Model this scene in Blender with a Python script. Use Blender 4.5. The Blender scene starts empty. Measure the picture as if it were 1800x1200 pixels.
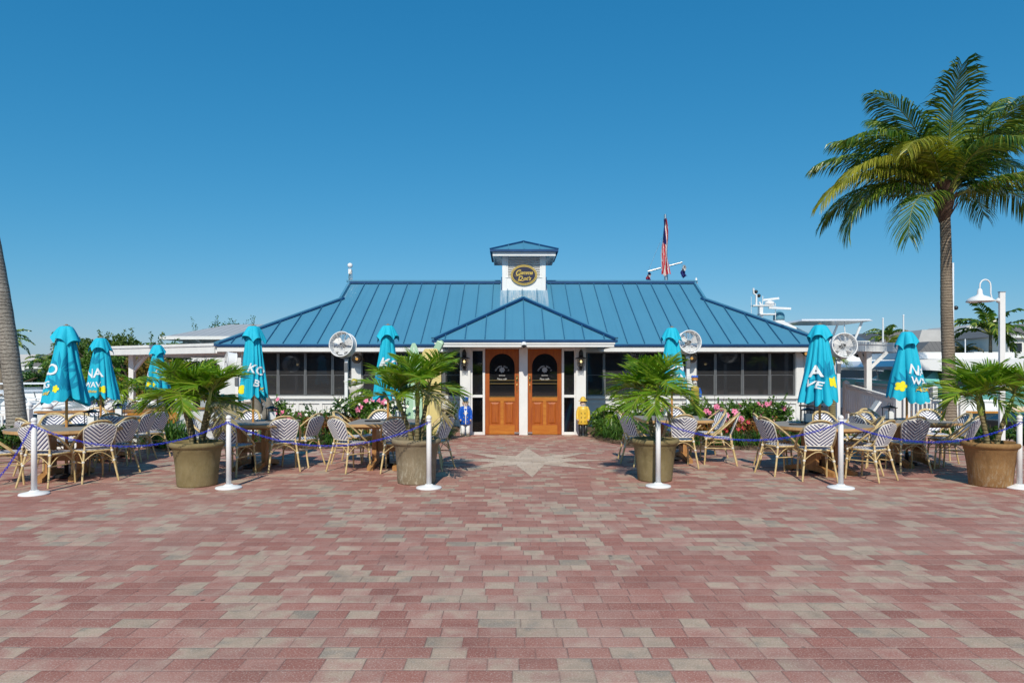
import bpy, math, random
from math import sin, cos, pi, radians, sqrt, atan2
from mathutils import Vector, Matrix, noise
S = bpy.context.scene
COL = S.collection
# ------------------------------------------------------------------ camera, sky, sun, exposure
CAMZ = 1.57
cd = bpy.data.cameras.new('camera'); cam = bpy.data.objects.new('camera', cd); COL.objects.link(cam)
cam.location = (0, 0, CAMZ); cam.rotation_euler = (radians(90), 0, 0)
cd.sensor_width = 36; cd.lens = 24; cd.shift_y = 52/1800; cd.clip_start = .05; cd.clip_end = 5000
S.camera = cam
SUN_EL, SUN_AZ = radians(41.5), radians(184)          # azimuth clockwise from +Y
w = bpy.data.worlds.new('World'); S.world = w; w.use_nodes = True
nt = w.node_tree; bg = nt.nodes['Background']
sky = nt.nodes.new('ShaderNodeTexSky'); sky.sky_type = 'NISHITA'; sky.sun_disc = False
sky.sun_elevation = SUN_EL; sky.sun_rotation = SUN_AZ
sky.air_density = 1.0; sky.dust_density = 0.35; sky.ozone_density = 4.0; sky.altitude = 0
ssp = nt.nodes.new('ShaderNodeSeparateColor'); scb = nt.nodes.new('ShaderNodeCombineColor'); nt.links.new(sky.outputs[0], ssp.inputs[0])
for _i, (_g, _k) in enumerate(((1.5, .264), (.70, 1.57), (.55, 2.72))):      # camera colour response of a polarised clear sky
    _p = nt.nodes.new('ShaderNodeMath'); _p.operation = 'POWER'; _p.inputs[1].default_value = _g
    _m = nt.nodes.new('ShaderNodeMath'); _m.operation = 'MULTIPLY'; _m.inputs[1].default_value = _k
    nt.links.new(ssp.outputs[_i], _p.inputs[0]); nt.links.new(_p.outputs[0], _m.inputs[0]); nt.links.new(_m.outputs[0], scb.inputs[_i])
nt.links.new(scb.outputs[0], bg.inputs[0]); bg.inputs[1].default_value = 0.085
sl = bpy.data.lights.new('sun', 'SUN'); sun = bpy.data.objects.new('sun', sl); COL.objects.link(sun)
sl.energy = 4.0; sl.angle = radians(.5); sl.color = (1, .93, .80)
to_sun = Vector((sin(SUN_AZ)*cos(SUN_EL), cos(SUN_AZ)*cos(SUN_EL), sin(SUN_EL)))
sun.rotation_euler = to_sun.to_track_quat('Z', 'Y').to_euler(); sun.location = (0, -20, 30)
S.view_settings.view_transform = 'Standard'; S.view_settings.look = 'None'
S.view_settings.exposure = 0.0; S.view_settings.gamma = 1
S.render.engine = 'CYCLES'
S.cycles.max_bounces = 6; S.cycles.transparent_max_bounces = 12
# ------------------------------------------------------------------ helpers
F = 1200.0
def at(px, py, Y): return ((px-900)*Y/F, Y, CAMZ+(652-py)*Y/F)
def X(px, Y): return (px-900)*Y/F
def Z(py, Y): return CAMZ+(652-py)*Y/F

class MB:
    def __init__(s): s.v=[]; s.f=[]; s.m=[]; s.s=[]
    def add(s, vs, fs, m=0, sm=False):
        o=len(s.v); s.v+= [tuple(p) for p in vs]
        for f in fs: s.f.append(tuple(i+o for i in f)); s.m.append(m); s.s.append(sm)
        return s
    def box(s, x0,x1,y0,y1,z0,z1, m=0):
        return s.add([(x0,y0,z0),(x1,y0,z0),(x1,y1,z0),(x0,y1,z0),(x0,y0,z1),(x1,y0,z1),(x1,y1,z1),(x0,y1,z1)],
            [(0,3,2,1),(4,5,6,7),(0,1,5,4),(1,2,6,5),(2,3,7,6),(3,0,4,7)], m)
    def cbox(s, c, d, m=0, rz=0, M=None):
        t=MB(); t.box(-d[0]/2,d[0]/2,-d[1]/2,d[1]/2,-d[2]/2,d[2]/2)
        R = M if M is not None else Matrix.Rotation(rz,3,'Z')
        return s.add([tuple(R@Vector(p)+Vector(c)) for p in t.v], t.f, m)
    def beam(s, a, b, w, h, m=0, up=(0,0,1)):
        a=Vector(a); b=Vector(b); d=(b-a); L=d.length; d.normalize()
        u=Vector(up); sd=d.cross(u)
        if sd.length<1e-4: sd=d.cross(Vector((0,1,0)))
        sd.normalize(); u=sd.cross(d).normalized()
        P=[]
        for q in (a,b):
            for (i,j) in ((-1,-1),(1,-1),(1,1),(-1,1)): P.append(q+sd*(i*w/2)+u*(j*h/2))
        return s.add(P,[(0,1,2,3),(7,6,5,4),(0,4,5,1),(1,5,6,2),(2,6,7,3),(3,7,4,0)],m)
    def tube(s, pts, r, n=8, m=0, caps=True, closed=False, sm=True):
        pts=[Vector(p) for p in pts]; k=len(pts)
        rr = r if isinstance(r,(list,tuple)) else [r]*k
        V=[]; prev=None
        for i,p in enumerate(pts):
            if closed: t=(pts[(i+1)%k]-pts[i-1])
            else: t=(pts[min(i+1,k-1)]-pts[max(i-1,0)])
            t.normalize()
            if prev is None:
                a=Vector((0,0,1)) if abs(t.z)<.9 else Vector((1,0,0))
                u=t.cross(a).normalized()
            else:
                u=prev-t*prev.dot(t)
                if u.length<1e-6: u=t.orthogonal()
                u.normalize()
            prev=u; v=t.cross(u)
            for j in range(n):
                a=2*pi*j/n; V.append(p+(u*cos(a)+v*sin(a))*rr[i])
        fs=[]
        for i in range(k if closed else k-1):
            i2=(i+1)%k
            for j in range(n):
                j2=(j+1)%n; fs.append((i*n+j,i*n+j2,i2*n+j2,i2*n+j))
        s.add(V,fs,m,sm)
        if caps and not closed:
            s.add(V[:n],[tuple(range(n))[::-1]],m); s.add(V[-n:],[tuple(range(n))],m)
        return s
    def lathe(s, prof, n=16, c=(0,0,0), m=0, sm=True, sx=1, sy=1, M=None):
        V=[]
        for (r,z) in prof:
            for j in range(n):
                a=2*pi*j/n; p=Vector((r*cos(a)*sx, r*sin(a)*sy, z))
                if M is not None: p=M@p
                V.append((p[0]+c[0],p[1]+c[1],p[2]+c[2]))
        fs=[]
        for i in range(len(prof)-1):
            for j in range(n):
                j2=(j+1)%n; fs.append((i*n+j,i*n+j2,(i+1)*n+j2,(i+1)*n+j))
        fs.append(tuple(range(n))[::-1]); k=(len(prof)-1)*n; fs.append(tuple(range(k,k+n)))
        s.add(V,fs,m,sm); s.s[-1]=False; s.s[-2]=False
        return s
    def sphere(s, c, r, n=12, k=8, m=0, sc=(1,1,1)):
        pr=[(max(r*sin(pi*i/k),1e-4), -r*cos(pi*i/k)*sc[2]) for i in range(k+1)]
        return s.lathe(pr,n,c,m,True,sc[0],sc[1])
    def prism(s, poly, z0, z1, m=0, M=None, c=(0,0,0)):
        n=len(poly); V=[Vector((x,y,z0)) for x,y in poly]+[Vector((x,y,z1)) for x,y in poly]
        if M is not None: V=[M@p for p in V]
        V=[(p[0]+c[0],p[1]+c[1],p[2]+c[2]) for p in V]
        fs=[tuple(range(n))[::-1],tuple(range(n,2*n))]+[(i,(i+1)%n,n+(i+1)%n,n+i) for i in range(n)]
        return s.add(V,fs,m)
    def xf(s, M):
        s.v=[tuple(M@Vector(p)) for p in s.v]; return s
    def join(s, o, M=None, m=None):
        vs=o.v if M is None else [tuple(M@Vector(p)) for p in o.v]
        b=len(s.v); s.v+=vs
        for f,mm,sm in zip(o.f,o.m,o.s): s.f.append(tuple(i+b for i in f)); s.m.append(mm if m is None else m); s.s.append(sm)
        return s
    def mesh(s, name, mats):
        me=bpy.data.meshes.new(name); me.from_pydata(s.v,[],s.f)
        for q in (mats if isinstance(mats,(list,tuple)) else [mats]): me.materials.append(q)
        me.polygons.foreach_set('material_index', s.m); me.polygons.foreach_set('use_smooth', s.s)
        me.update(); return me
    def build(s, name, mats, parent=None, loc=None, bevel=0, recalc=False):
        me=s.mesh(name,mats); o=bpy.data.objects.new(name,me); COL.objects.link(o)
        if parent: o.parent=parent
        if loc: o.location=loc
        if bevel:
            b=o.modifiers.new('bevel','BEVEL'); b.width=bevel; b.segments=2; b.limit_method='ANGLE'; b.angle_limit=radians(40)
        return o
def tag(o, label=None, cat=None, group=None, kind=None):
    if label: o['label']=label
    if cat: o['category']=cat
    if group: o['group']=group
    if kind: o['kind']=kind
    return o
def empty(name, loc=(0,0,0), rz=0, label=None, cat=None, group=None):
    o=bpy.data.objects.new(name,None); COL.objects.link(o); o.location=loc; o.rotation_euler=(0,0,rz)
    o.empty_display_size=.1
    return tag(o,label,cat,group)
def dup(root, loc, rz=0, label=None, scale=None):
    def cp(o,par):
        c=o.copy(); COL.objects.link(c)
        if par: c.parent=par
        for ch in o.children: cp(ch,c)
        return c
    r=cp(root,None); r.location=loc; r.rotation_euler=(0,0,rz)
    if scale: r.scale=(scale,)*3
    if label: r['label']=label
    return r
# ------------------------------------------------------------------ materials
def newmat(name):
    m=bpy.data.materials.new(name); m.use_nodes=True; t=m.node_tree
    return m,t,t.nodes,t.links,t.nodes['Principled BSDF']
def N(nd,typ,**kw):
    n=nd.new(typ)
    for k,v in kw.items(): setattr(n,k,v)
    return n
def math_(nd,lk,op,a,b=None,c=None,clamp=False):
    n=nd.new('ShaderNodeMath'); n.operation=op; n.use_clamp=clamp
    for i,q in enumerate((a,b,c)):
        if q is None: continue
        if isinstance(q,(int,float)): n.inputs[i].default_value=q
        else: lk.new(q,n.inputs[i])
    return n.outputs[0]
def mix_(nd,lk,f,a,b,blend='MIX'):
    n=nd.new('ShaderNodeMix'); n.data_type='RGBA'; n.blend_type=blend
    for i,q in ((0,f),(6,a),(7,b)):
        if isinstance(q,(int,float)): n.inputs[i].default_value=q
        elif isinstance(q,(tuple,list)): n.inputs[i].default_value=(*q[:3],1)
        else: lk.new(q,n.inputs[i])
    return n.outputs[2]
def noise_(nd,lk,vec,scale,detail=3,rough=.55):
    n=nd.new('ShaderNodeTexNoise'); n.inputs['Scale'].default_value=scale; n.inputs['Detail'].default_value=detail
    n.inputs['Roughness'].default_value=rough
    if vec is not None: lk.new(vec,n.inputs['Vector'])
    return n.outputs[0]
def ramp_(nd,lk,fac,stops,interp='LINEAR'):
    n=nd.new('ShaderNodeValToRGB'); n.color_ramp.interpolation=interp
    e=n.color_ramp.elements
    while len(e)<len(stops): e.new(.5)
    for q,(p,c) in zip(e,stops):
        q.position=p; q.color=(*c[:3],1) if isinstance(c,(tuple,list)) else (c,c,c,1)
    lk.new(fac,n.inputs[0]); return n.outputs[0]
def mat(name, col, rough=.6, var=.12, nscale=6, bump=0, bscale=None, metal=0, col2=None, spec=.5, stretch=(1,1,1), coat=0, emit=None, estr=0, dirt=0):
    m,t,nd,lk,p=newmat(name)
    tc=N(nd,'ShaderNodeTexCoord'); mp=N(nd,'ShaderNodeMapping'); mp.inputs['Scale'].default_value=stretch
    lk.new(tc.outputs['Object'],mp.inputs[0]); vec=mp.outputs[0]
    nz=noise_(nd,lk,vec,nscale,4)
    a=tuple(c*(1-var) for c in col); b=tuple(min(1,c*(1+var)) for c in (col2 or col))
    f=ramp_(nd,lk,nz,[(.3,0),(.7,1)])
    c=mix_(nd,lk,f,a,b)
    if dirt:
        n2=noise_(nd,lk,vec,nscale*.37,6,.7); g=ramp_(nd,lk,n2,[(.52,0),(.75,dirt)])
        c=mix_(nd,lk,g,c,tuple(q*.45 for q in col))
    lk.new(c,p.inputs['Base Color'])
    p.inputs['Roughness'].default_value=rough; p.inputs['Metallic'].default_value=metal
    p.inputs['Specular IOR Level'].default_value=spec; p.inputs['Coat Weight'].default_value=coat
    if bump:
        bn=noise_(nd,lk,vec,bscale or nscale*6,4); bm=N(nd,'ShaderNodeBump'); bm.inputs['Strength'].default_value=min(1,bump); bm.inputs['Distance'].default_value=.01
        lk.new(bn,bm.inputs['Height']); lk.new(bm.outputs[0],p.inputs['Normal'])
    if emit: p.inputs['Emission Color'].default_value=(*emit,1); p.inputs['Emission Strength'].default_value=estr
    return m
def leafmat(name, c1, c2, c3=None, rough=.42, trans=.3, spec=.5):
    m,t,nd,lk,p=newmat(name)
    g=N(nd,'ShaderNodeNewGeometry')
    st=[(0,c1),(.55,c2)]+([(1,c3)] if c3 else [])
    c=ramp_(nd,lk,g.outputs['Random Per Island'],st)
    lk.new(c,p.inputs['Base Color']); p.inputs['Roughness'].default_value=rough; p.inputs['Specular IOR Level'].default_value=spec
    tr=N(nd,'ShaderNodeBsdfTranslucent'); c2_=mix_(nd,lk,1.0,c,(1.0,1.15,.45),'MULTIPLY'); lk.new(c2_,tr.inputs[0])
    mx=N(nd,'ShaderNodeMixShader'); mx.inputs[0].default_value=trans
    lk.new(p.outputs[0],mx.inputs[1]); lk.new(tr.outputs[0],mx.inputs[2])
    lk.new(mx.outputs[0],nd['Material Output'].inputs[0])
    return m

def paver_mat(name, tan=False):
    m,t,nd,lk,p=newmat(name)
    tc=N(nd,'ShaderNodeTexCoord'); sx=N(nd,'ShaderNodeSeparateXYZ'); lk.new(tc.outputs['Object'],sx.inputs[0])
    ROW=.150; Lb=.205
    # small waviness of the laid rows
    wob=noise_(nd,lk,tc.outputs['Object'],.6,2)
    yy=math_(nd,lk,'ADD',sx.outputs[1],math_(nd,lk,'MULTIPLY',wob,.03))
    v=math_(nd,lk,'DIVIDE',yy,ROW); row=math_(nd,lk,'FLOOR',v); fv=math_(nd,lk,'FRACT',v)
    wn=N(nd,'ShaderNodeTexWhiteNoise',noise_dimensions='1D'); lk.new(row,wn.inputs['W'])
    u=math_(nd,lk,'DIVIDE',sx.outputs[0],Lb)
    W=math_(nd,lk,'ADD',u,math_(nd,lk,'MULTIPLY',wn.outputs[0],977.0))
    vo=N(nd,'ShaderNodeTexVoronoi',voronoi_dimensions='1D',feature='F1'); lk.new(W,vo.inputs['W']); vo.inputs['Scale'].default_value=1; vo.inputs['Randomness'].default_value=.72
    ve=N(nd,'ShaderNodeTexVoronoi',voronoi_dimensions='1D',feature='DISTANCE_TO_EDGE'); lk.new(W,ve.inputs['W']); ve.inputs['Scale'].default_value=1; ve.inputs['Randomness'].default_value=.72
    sc=N(nd,'ShaderNodeSeparateColor'); lk.new(vo.outputs['Color'],sc.inputs[0])
    r1,r2=sc.outputs[0],sc.outputs[1]
    patch=noise_(nd,lk,tc.outputs['Object'],1.5,3,.6)
    k=math_(nd,lk,'ADD',math_(nd,lk,'ADD',math_(nd,lk,'MULTIPLY',r1,.82),.09),math_(nd,lk,'MULTIPLY',math_(nd,lk,'SUBTRACT',patch,.5),1.2))
    # blended pigment inside a paver
    inner=noise_(nd,lk,tc.outputs['Object'],7,3)
    k=math_(nd,lk,'ADD',k,math_(nd,lk,'MULTIPLY',math_(nd,lk,'SUBTRACT',inner,.5),.6))
    if tan:
        c=ramp_(nd,lk,k,[(0,(.50,.38,.28)),(.5,(.56,.44,.335)),(1,(.60,.49,.385))])
    else:
        c=ramp_(nd,lk,k,[(.0,(.31,.118,.090)),(.25,(.355,.148,.112)),(.50,(.385,.185,.145)),(.66,(.42,.245,.19)),(.80,(.46,.335,.245)),(.92,(.39,.295,.215)),(1.0,(.30,.245,.19))])
    br=math_(nd,lk,'ADD',.97,math_(nd,lk,'MULTIPLY',r2,.20))
    cb=N(nd,'ShaderNodeCombineColor'); [lk.new(br,cb.inputs[i]) for i in range(3)]
    c=mix_(nd,lk,1.0,c,cb.outputs[0],'MULTIPLY')
    sp=noise_(nd,lk,tc.outputs['Object'],95,3,.8); c=mix_(nd,lk,ramp_(nd,lk,sp,[(.55,0),(.68,.8)]),c,(.70,.58,.50))
    c=mix_(nd,lk,ramp_(nd,lk,sp,[(.30,.6),(.45,0)]),c,(.12,.07,.06))
    st=noise_(nd,lk,tc.outputs['Object'],1.7,6,.65); c=mix_(nd,lk,ramp_(nd,lk,st,[(.5,0),(.8,.35)]),c,(.13,.085,.075))
    # sand drifted over whole areas, and darker foot-worn tracks
    dr=noise_(nd,lk,tc.outputs['Object'],.35,5,.6); c=mix_(nd,lk,ramp_(nd,lk,dr,[(.48,0),(.72,.30)]),c,(.50,.38,.31))
    sp2=noise_(nd,lk,tc.outputs['Object'],45,3,.7); c=mix_(nd,lk,ramp_(nd,lk,sp2,[(.55,0),(.75,.4)]),c,(.50,.36,.31))
    gv=N(nd,'ShaderNodeTexVoronoi'); gv.inputs['Scale'].default_value=1.6; lk.new(tc.outputs['Object'],gv.inputs['Vector'])
    c=mix_(nd,lk,ramp_(nd,lk,gv.outputs['Distance'],[(.022,.75),(.03,0)]),c,(.06,.05,.045))
    # joints
    ev=math_(nd,lk,'MULTIPLY',math_(nd,lk,'MINIMUM',fv,math_(nd,lk,'SUBTRACT',1.0,fv)),ROW)
    eu=math_(nd,lk,'MULTIPLY',ve.outputs['Distance'],Lb)
    jn=noise_(nd,lk,tc.outputs['Object'],30,2)
    e=math_(nd,lk,'SUBTRACT',math_(nd,lk,'MINIMUM',ev,eu),math_(nd,lk,'MULTIPLY',jn,.0035))
    jm=math_(nd,lk,'MULTIPLY',ramp_(nd,lk,math_(nd,lk,'MULTIPLY',e,100),[(.0,1),(.25,.0)]),ramp_(nd,lk,noise_(nd,lk,tc.outputs['Object'],3,3),[(.35,.3),(.6,1.25)]))
    hj=ramp_(nd,lk,math_(nd,lk,'MULTIPLY',ev,100),[(.0,1),(.7,0)])
    jc=mix_(nd,lk,hj,(.17,.11,.095),(.44,.315,.26))
    c=mix_(nd,lk,math_(nd,lk,'MULTIPLY',jm,.62),c,jc)
    c=mix_(nd,lk,math_(nd,lk,'MULTIPLY',ramp_(nd,lk,fv,[(.0,1),(.16,0)]),math_(nd,lk,'MULTIPLY',jn,.55)),c,(.52,.39,.33))  # light band on each paver's near edge, a painted bevel highlight
    lk.new(c,p.inputs['Base Color']); p.inputs['Roughness'].default_value=.85; p.inputs['Specular IOR Level'].default_value=.25
    h=math_(nd,lk,'ADD',math_(nd,lk,'MULTIPLY',ramp_(nd,lk,math_(nd,lk,'MULTIPLY',e,100),[(0,0),(.7,1)]),.6),math_(nd,lk,'MULTIPLY',sp,.25))
    h=math_(nd,lk,'ADD',h,math_(nd,lk,'MULTIPLY',r2,.2))
    bm=N(nd,'ShaderNodeBump'); bm.inputs['Strength'].default_value=.8; bm.inputs['Distance'].default_value=.006
    lk.new(h,bm.inputs['Height']); lk.new(bm.outputs[0],p.inputs['Normal'])
    return m

def weave_mat(name, axis):
    # chevron weave: navy and white strands, V shaped along local x
    m,t,nd,lk,p=newmat(name)
    tc=N(nd,'ShaderNodeTexCoord'); sx=N(nd,'ShaderNodeSeparateXYZ'); lk.new(tc.outputs['Object'],sx.inputs[0])
    ax=math_(nd,lk,'ABSOLUTE',sx.outputs[0]); q=sx.outputs[axis]
    s_=math_(nd,lk,'MULTIPLY',math_(nd,lk,'SUBTRACT',q,math_(nd,lk,'MULTIPLY',ax,.85)),1/.050)
    fr=math_(nd,lk,'FRACT',s_)
    f=math_(nd,lk,'GREATER_THAN',fr,.60)
    # small strand relief running across
    cr=math_(nd,lk,'FRACT',math_(nd,lk,'MULTIPLY',sx.outputs[0],1/.012))
    c=mix_(nd,lk,f,(.90,.90,.92),(.018,.028,.15))
    nz=noise_(nd,lk,tc.outputs['Object'],40,2); c=mix_(nd,lk,math_(nd,lk,'MULTIPLY',nz,.1),c,(.3,.3,.3))
    lk.new(c,p.inputs['Base Color']); p.inputs['Roughness'].default_value=.55
    h=math_(nd,lk,'SINE',math_(nd,lk,'MULTIPLY',fr,2*pi))
    bm=N(nd,'ShaderNodeBump'); bm.inputs['Strength'].default_value=.5; bm.inputs['Distance'].default_value=.003
    lk.new(h,bm.inputs['Height']); lk.new(bm.outputs[0],p.inputs['Normal'])
    return m
def bark_mat(name,c1,c2,ring=.075,rs=.55):
    m,t,nd,lk,p=newmat(name)
    tc=N(nd,'ShaderNodeTexCoord'); sx=N(nd,'ShaderNodeSeparateXYZ'); lk.new(tc.outputs['Object'],sx.inputs[0])
    n1=noise_(nd,lk,tc.outputs['Object'],5,4)
    z=math_(nd,lk,'ADD',math_(nd,lk,'DIVIDE',sx.outputs[2],ring),math_(nd,lk,'MULTIPLY',n1,1.6))
    fr=math_(nd,lk,'FRACT',z)
    rg=ramp_(nd,lk,fr,[(0,1),(.16,0),(.9,0),(1,1)])
    n2=noise_(nd,lk,tc.outputs['Object'],28,4,.7)
    c=mix_(nd,lk,ramp_(nd,lk,n2,[(.3,0),(.7,1)]),c1,c2)
    c=mix_(nd,lk,math_(nd,lk,'MULTIPLY',rg,rs),c,tuple(q*.35 for q in c1))
    n3=noise_(nd,lk,tc.outputs['Object'],1.3,3); c=mix_(nd,lk,ramp_(nd,lk,n3,[(.45,0),(.8,.5)]),c,tuple(q*.6 for q in c1))
    lk.new(c,p.inputs['Base Color']); p.inputs['Roughness'].default_value=.9; p.inputs['Specular IOR Level'].default_value=.2
    h=math_(nd,lk,'SUBTRACT',math_(nd,lk,'MULTIPLY',n2,.6),rg)
    bm=N(nd,'ShaderNodeBump'); bm.inputs['Strength'].default_value=.9; bm.inputs['Distance'].default_value=.02
    lk.new(h,bm.inputs['Height']); lk.new(bm.outputs[0],p.inputs['Normal'])
    return m
def wood_mat(name,c1,c2,axis=2,rough=.35,coat=.3,sc=1):
    m,t,nd,lk,p=newmat(name)
    tc=N(nd,'ShaderNodeTexCoord'); mp=N(nd,'ShaderNodeMapping'); s=[9*sc,9*sc,9*sc]; s[axis]=.8*sc; mp.inputs['Scale'].default_value=s
    lk.new(tc.outputs['Object'],mp.inputs[0])
    n1=noise_(nd,lk,mp.outputs[0],2.2,5,.6); n2=noise_(nd,lk,mp.outputs[0],12,3)
    c=mix_(nd,lk,ramp_(nd,lk,n1,[(.34,0),(.66,1)]),c1,c2); c=mix_(nd,lk,ramp_(nd,lk,n2,[(.5,0),(.75,.4)]),c,tuple(q*.45 for q in c1))
    lk.new(c,p.inputs['Base Color']); p.inputs['Roughness'].default_value=rough; p.inputs['Coat Weight'].default_value=coat; p.inputs['Coat Roughness'].default_value=.15
    bm=N(nd,'ShaderNodeBump'); bm.inputs['Strength'].default_value=.25; bm.inputs['Distance'].default_value=.004
    lk.new(n2,bm.inputs['Height']); lk.new(bm.outputs[0],p.inputs['Normal'])
    return m
def roof_mat(name, stain=True):
    m,t,nd,lk,p=newmat(name)
    tc=N(nd,'ShaderNodeTexCoord'); sx=N(nd,'ShaderNodeSeparateXYZ'); lk.new(tc.outputs['Object'],sx.inputs[0])
    n1=noise_(nd,lk,tc.outputs['Object'],.8,4)
    c=mix_(nd,lk,n1,(.070,.240,.37),(.085,.28,.42))
    pan=math_(nd,lk,'FLOOR',math_(nd,lk,'DIVIDE',math_(nd,lk,'SUBTRACT',sx.outputs[0],.33),.47))
    wn=N(nd,'ShaderNodeTexWhiteNoise',noise_dimensions='1D'); lk.new(pan,wn.inputs['W'])
    c=mix_(nd,lk,math_(nd,lk,'MULTIPLY',wn.outputs[0],.16),c,(.03,.17,.33))
    if stain:
        mp=N(nd,'ShaderNodeMapping'); mp.inputs['Scale'].default_value=(14,.55,.55); lk.new(tc.outputs['Object'],mp.inputs[0])
        stk=noise_(nd,lk,mp.outputs[0],1.6,5,.7)
        # pale wash-off from the cupola: between x .33+-.72 and down-slope of it
        xm=math_(nd,lk,'LESS_THAN',math_(nd,lk,'ABSOLUTE',math_(nd,lk,'SUBTRACT',sx.outputs[0],.385)),.75)
        ym=ramp_(nd,lk,math_(nd,lk,'DIVIDE',sx.outputs[1],30.0),[(.66,0),(.72,1)])
        f=math_(nd,lk,'MULTIPLY',math_(nd,lk,'MULTIPLY',xm,ym),ramp_(nd,lk,stk,[(.38,.15),(.6,.8)]))
        # second streaking at the left verge
        xm2=ramp_(nd,lk,math_(nd,lk,'ABSOLUTE',math_(nd,lk,'ADD',sx.outputs[0],5.25)),[(.0,.5),(.25,0)])
        ym2=math_(nd,lk,'GREATER_THAN',sx.outputs[1],21.5)
        f2=math_(nd,lk,'MULTIPLY',math_(nd,lk,'MULTIPLY',xm2,ym2),ramp_(nd,lk,stk,[(.5,0),(.66,.9)]))
        c=mix_(nd,lk,math_(nd,lk,'MAXIMUM',f,f2),c,(.42,.50,.57))
        dk=noise_(nd,lk,mp.outputs[0],.7,4); c=mix_(nd,lk,ramp_(nd,lk,dk,[(.55,0),(.8,.25)]),c,(.035,.15,.25))
    lk.new(c,p.inputs['Base Color']); p.inputs['Roughness'].default_value=.42; p.inputs['Specular IOR Level'].default_value=.45
    bn=noise_(nd,lk,tc.outputs['Object'],1.6,2); bm=N(nd,'ShaderNodeBump'); bm.inputs['Strength'].default_value=.25; bm.inputs['Distance'].default_value=.02
    lk.new(bn,bm.inputs['Height']); lk.new(bm.outputs[0],p.inputs['Normal'])
    return m
def glass_mat(name, tint=(.05,.055,.06), tr=.5):
    m,t,nd,lk,p=newmat(name)
    p.inputs['Base Color'].default_value=(*tint,1); p.inputs['Roughness'].default_value=.04; p.inputs['Specular IOR Level'].default_value=1.0
    n=noise_(nd,lk,None,1.2,2); bm=N(nd,'ShaderNodeBump'); bm.inputs['Strength'].default_value=.04; lk.new(n,bm.inputs['Height']); lk.new(bm.outputs[0],p.inputs['Normal'])
    tn=N(nd,'ShaderNodeBsdfTransparent'); tn.inputs[0].default_value=(.55,.57,.6,1)
    mx=N(nd,'ShaderNodeMixShader'); mx.inputs[0].default_value=tr
    lk.new(p.outputs[0],mx.inputs[1]); lk.new(tn.outputs[0],mx.inputs[2]); lk.new(mx.outputs[0],nd['Material Output'].inputs[0])
    return m
def water_mat():
    m,t,nd,lk,p=newmat('water')
    p.inputs['Base Color'].default_value=(.012,.05,.055,1); p.inputs['Roughness'].default_value=.06
    tc=N(nd,'ShaderNodeTexCoord'); n=noise_(nd,lk,tc.outputs['Object'],1.1,5); bm=N(nd,'ShaderNodeBump'); bm.inputs['Strength'].default_value=.5; bm.inputs['Distance'].default_value=.1
    lk.new(n,bm.inputs['Height']); lk.new(bm.outputs[0],p.inputs['Normal']); return m
def metalroof_mat(name,c,per=.4,axis=0):
    m,t,nd,lk,p=newmat(name)
    tc=N(nd,'ShaderNodeTexCoord'); sx=N(nd,'ShaderNodeSeparateXYZ'); lk.new(tc.outputs['Object'],sx.inputs[0])
    fr=math_(nd,lk,'FRACT',math_(nd,lk,'DIVIDE',sx.outputs[axis],per)); l=math_(nd,lk,'LESS_THAN',fr,.12)
    n1=noise_(nd,lk,tc.outputs['Object'],.7,4); cc=mix_(nd,lk,n1,tuple(q*.85 for q in c),tuple(q*1.15 for q in c))
    cc=mix_(nd,lk,l,cc,tuple(q*.62 for q in c)); lk.new(cc,p.inputs['Base Color']); p.inputs['Roughness'].default_value=.5
    return m
M={}
M['paver']=paver_mat('red_pavers'); M['paver_tan']=paver_mat('tan_pavers',True)
M['white']=mat('white_paint',(.78,.78,.77),.5,.05,3,.08,60,dirt=.12)
M['white2']=mat('white_plastic',(.82,.82,.82),.55,.04,4,dirt=.08)
M['roof']=roof_mat('blue_metal_roof'); M['roofc']=roof_mat('blue_cupola_roof',False); M['rooftrim']=mat('navy_metal_trim',(.010,.06,.17),.5,.15,3,spec=.3); M['seam']=mat('shade_toned_seam',(.024,.125,.24),.5,.1,3)  # seam blue is darkened to paint in shade along the ribs
M['door']=wood_mat('varnished_door_wood',(.31,.062,.004),(.43,.11,.006),2,.55,.0)
M['doorh']=wood_mat('varnished_rail_wood',(.42,.12,.006),(.53,.195,.018),0,.55,.0)
M['brass']=mat('aged_brass',(.55,.38,.14),.3,.15,20,metal=1)
M['steel']=mat('brushed_steel',(.6,.6,.6),.35,.08,20,metal=1)
M['alu']=mat('grey_aluminium_frame',(.23,.235,.24),.4,.08,8,metal=.6)
M['black']=mat('black_metal',(.018,.018,.02),.4,.2,20)
M['glass']=glass_mat('tinted_window_glass',(.050,.050,.053),.30)
M['glassd']=glass_mat('door_glass',(.018,.018,.02),.3)
M['glasss']=glass_mat('sidelight_clear_glass',(.012,.012,.014),.72); M['clear']=glass_mat('clear_lamp_glass',(.35,.33,.28),.75)
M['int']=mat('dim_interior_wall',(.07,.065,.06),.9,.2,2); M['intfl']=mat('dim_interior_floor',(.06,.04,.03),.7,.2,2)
M['cane']=mat('honey_bamboo_cane',(.56,.40,.17),.4,.18,14,.15,60,coat=.2,col2=(.62,.47,.24))
M['cwrap']=mat('white_cane_binding',(.68,.64,.56),.5,.1,40)
M['weave']=weave_mat('navy_white_chevron_weave',2); M['weaveh']=weave_mat('navy_white_chevron_seat',1)
M['ttop']=mat('weathered_grey_table_top',(.30,.265,.23),.7,.15,3,.3,50,stretch=(1,8,8),dirt=.25)
M['twood']=wood_mat('teak_table_wood',(.36,.17,.055),(.50,.27,.10),2,.45,.2)
M['tedge']=wood_mat('teak_table_edge',(.50,.29,.12),(.60,.37,.17),0,.5,.1)
M['pole']=wood_mat('umbrella_pole_wood',(.52,.24,.06),(.66,.34,.10),2,.35,.3)
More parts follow.
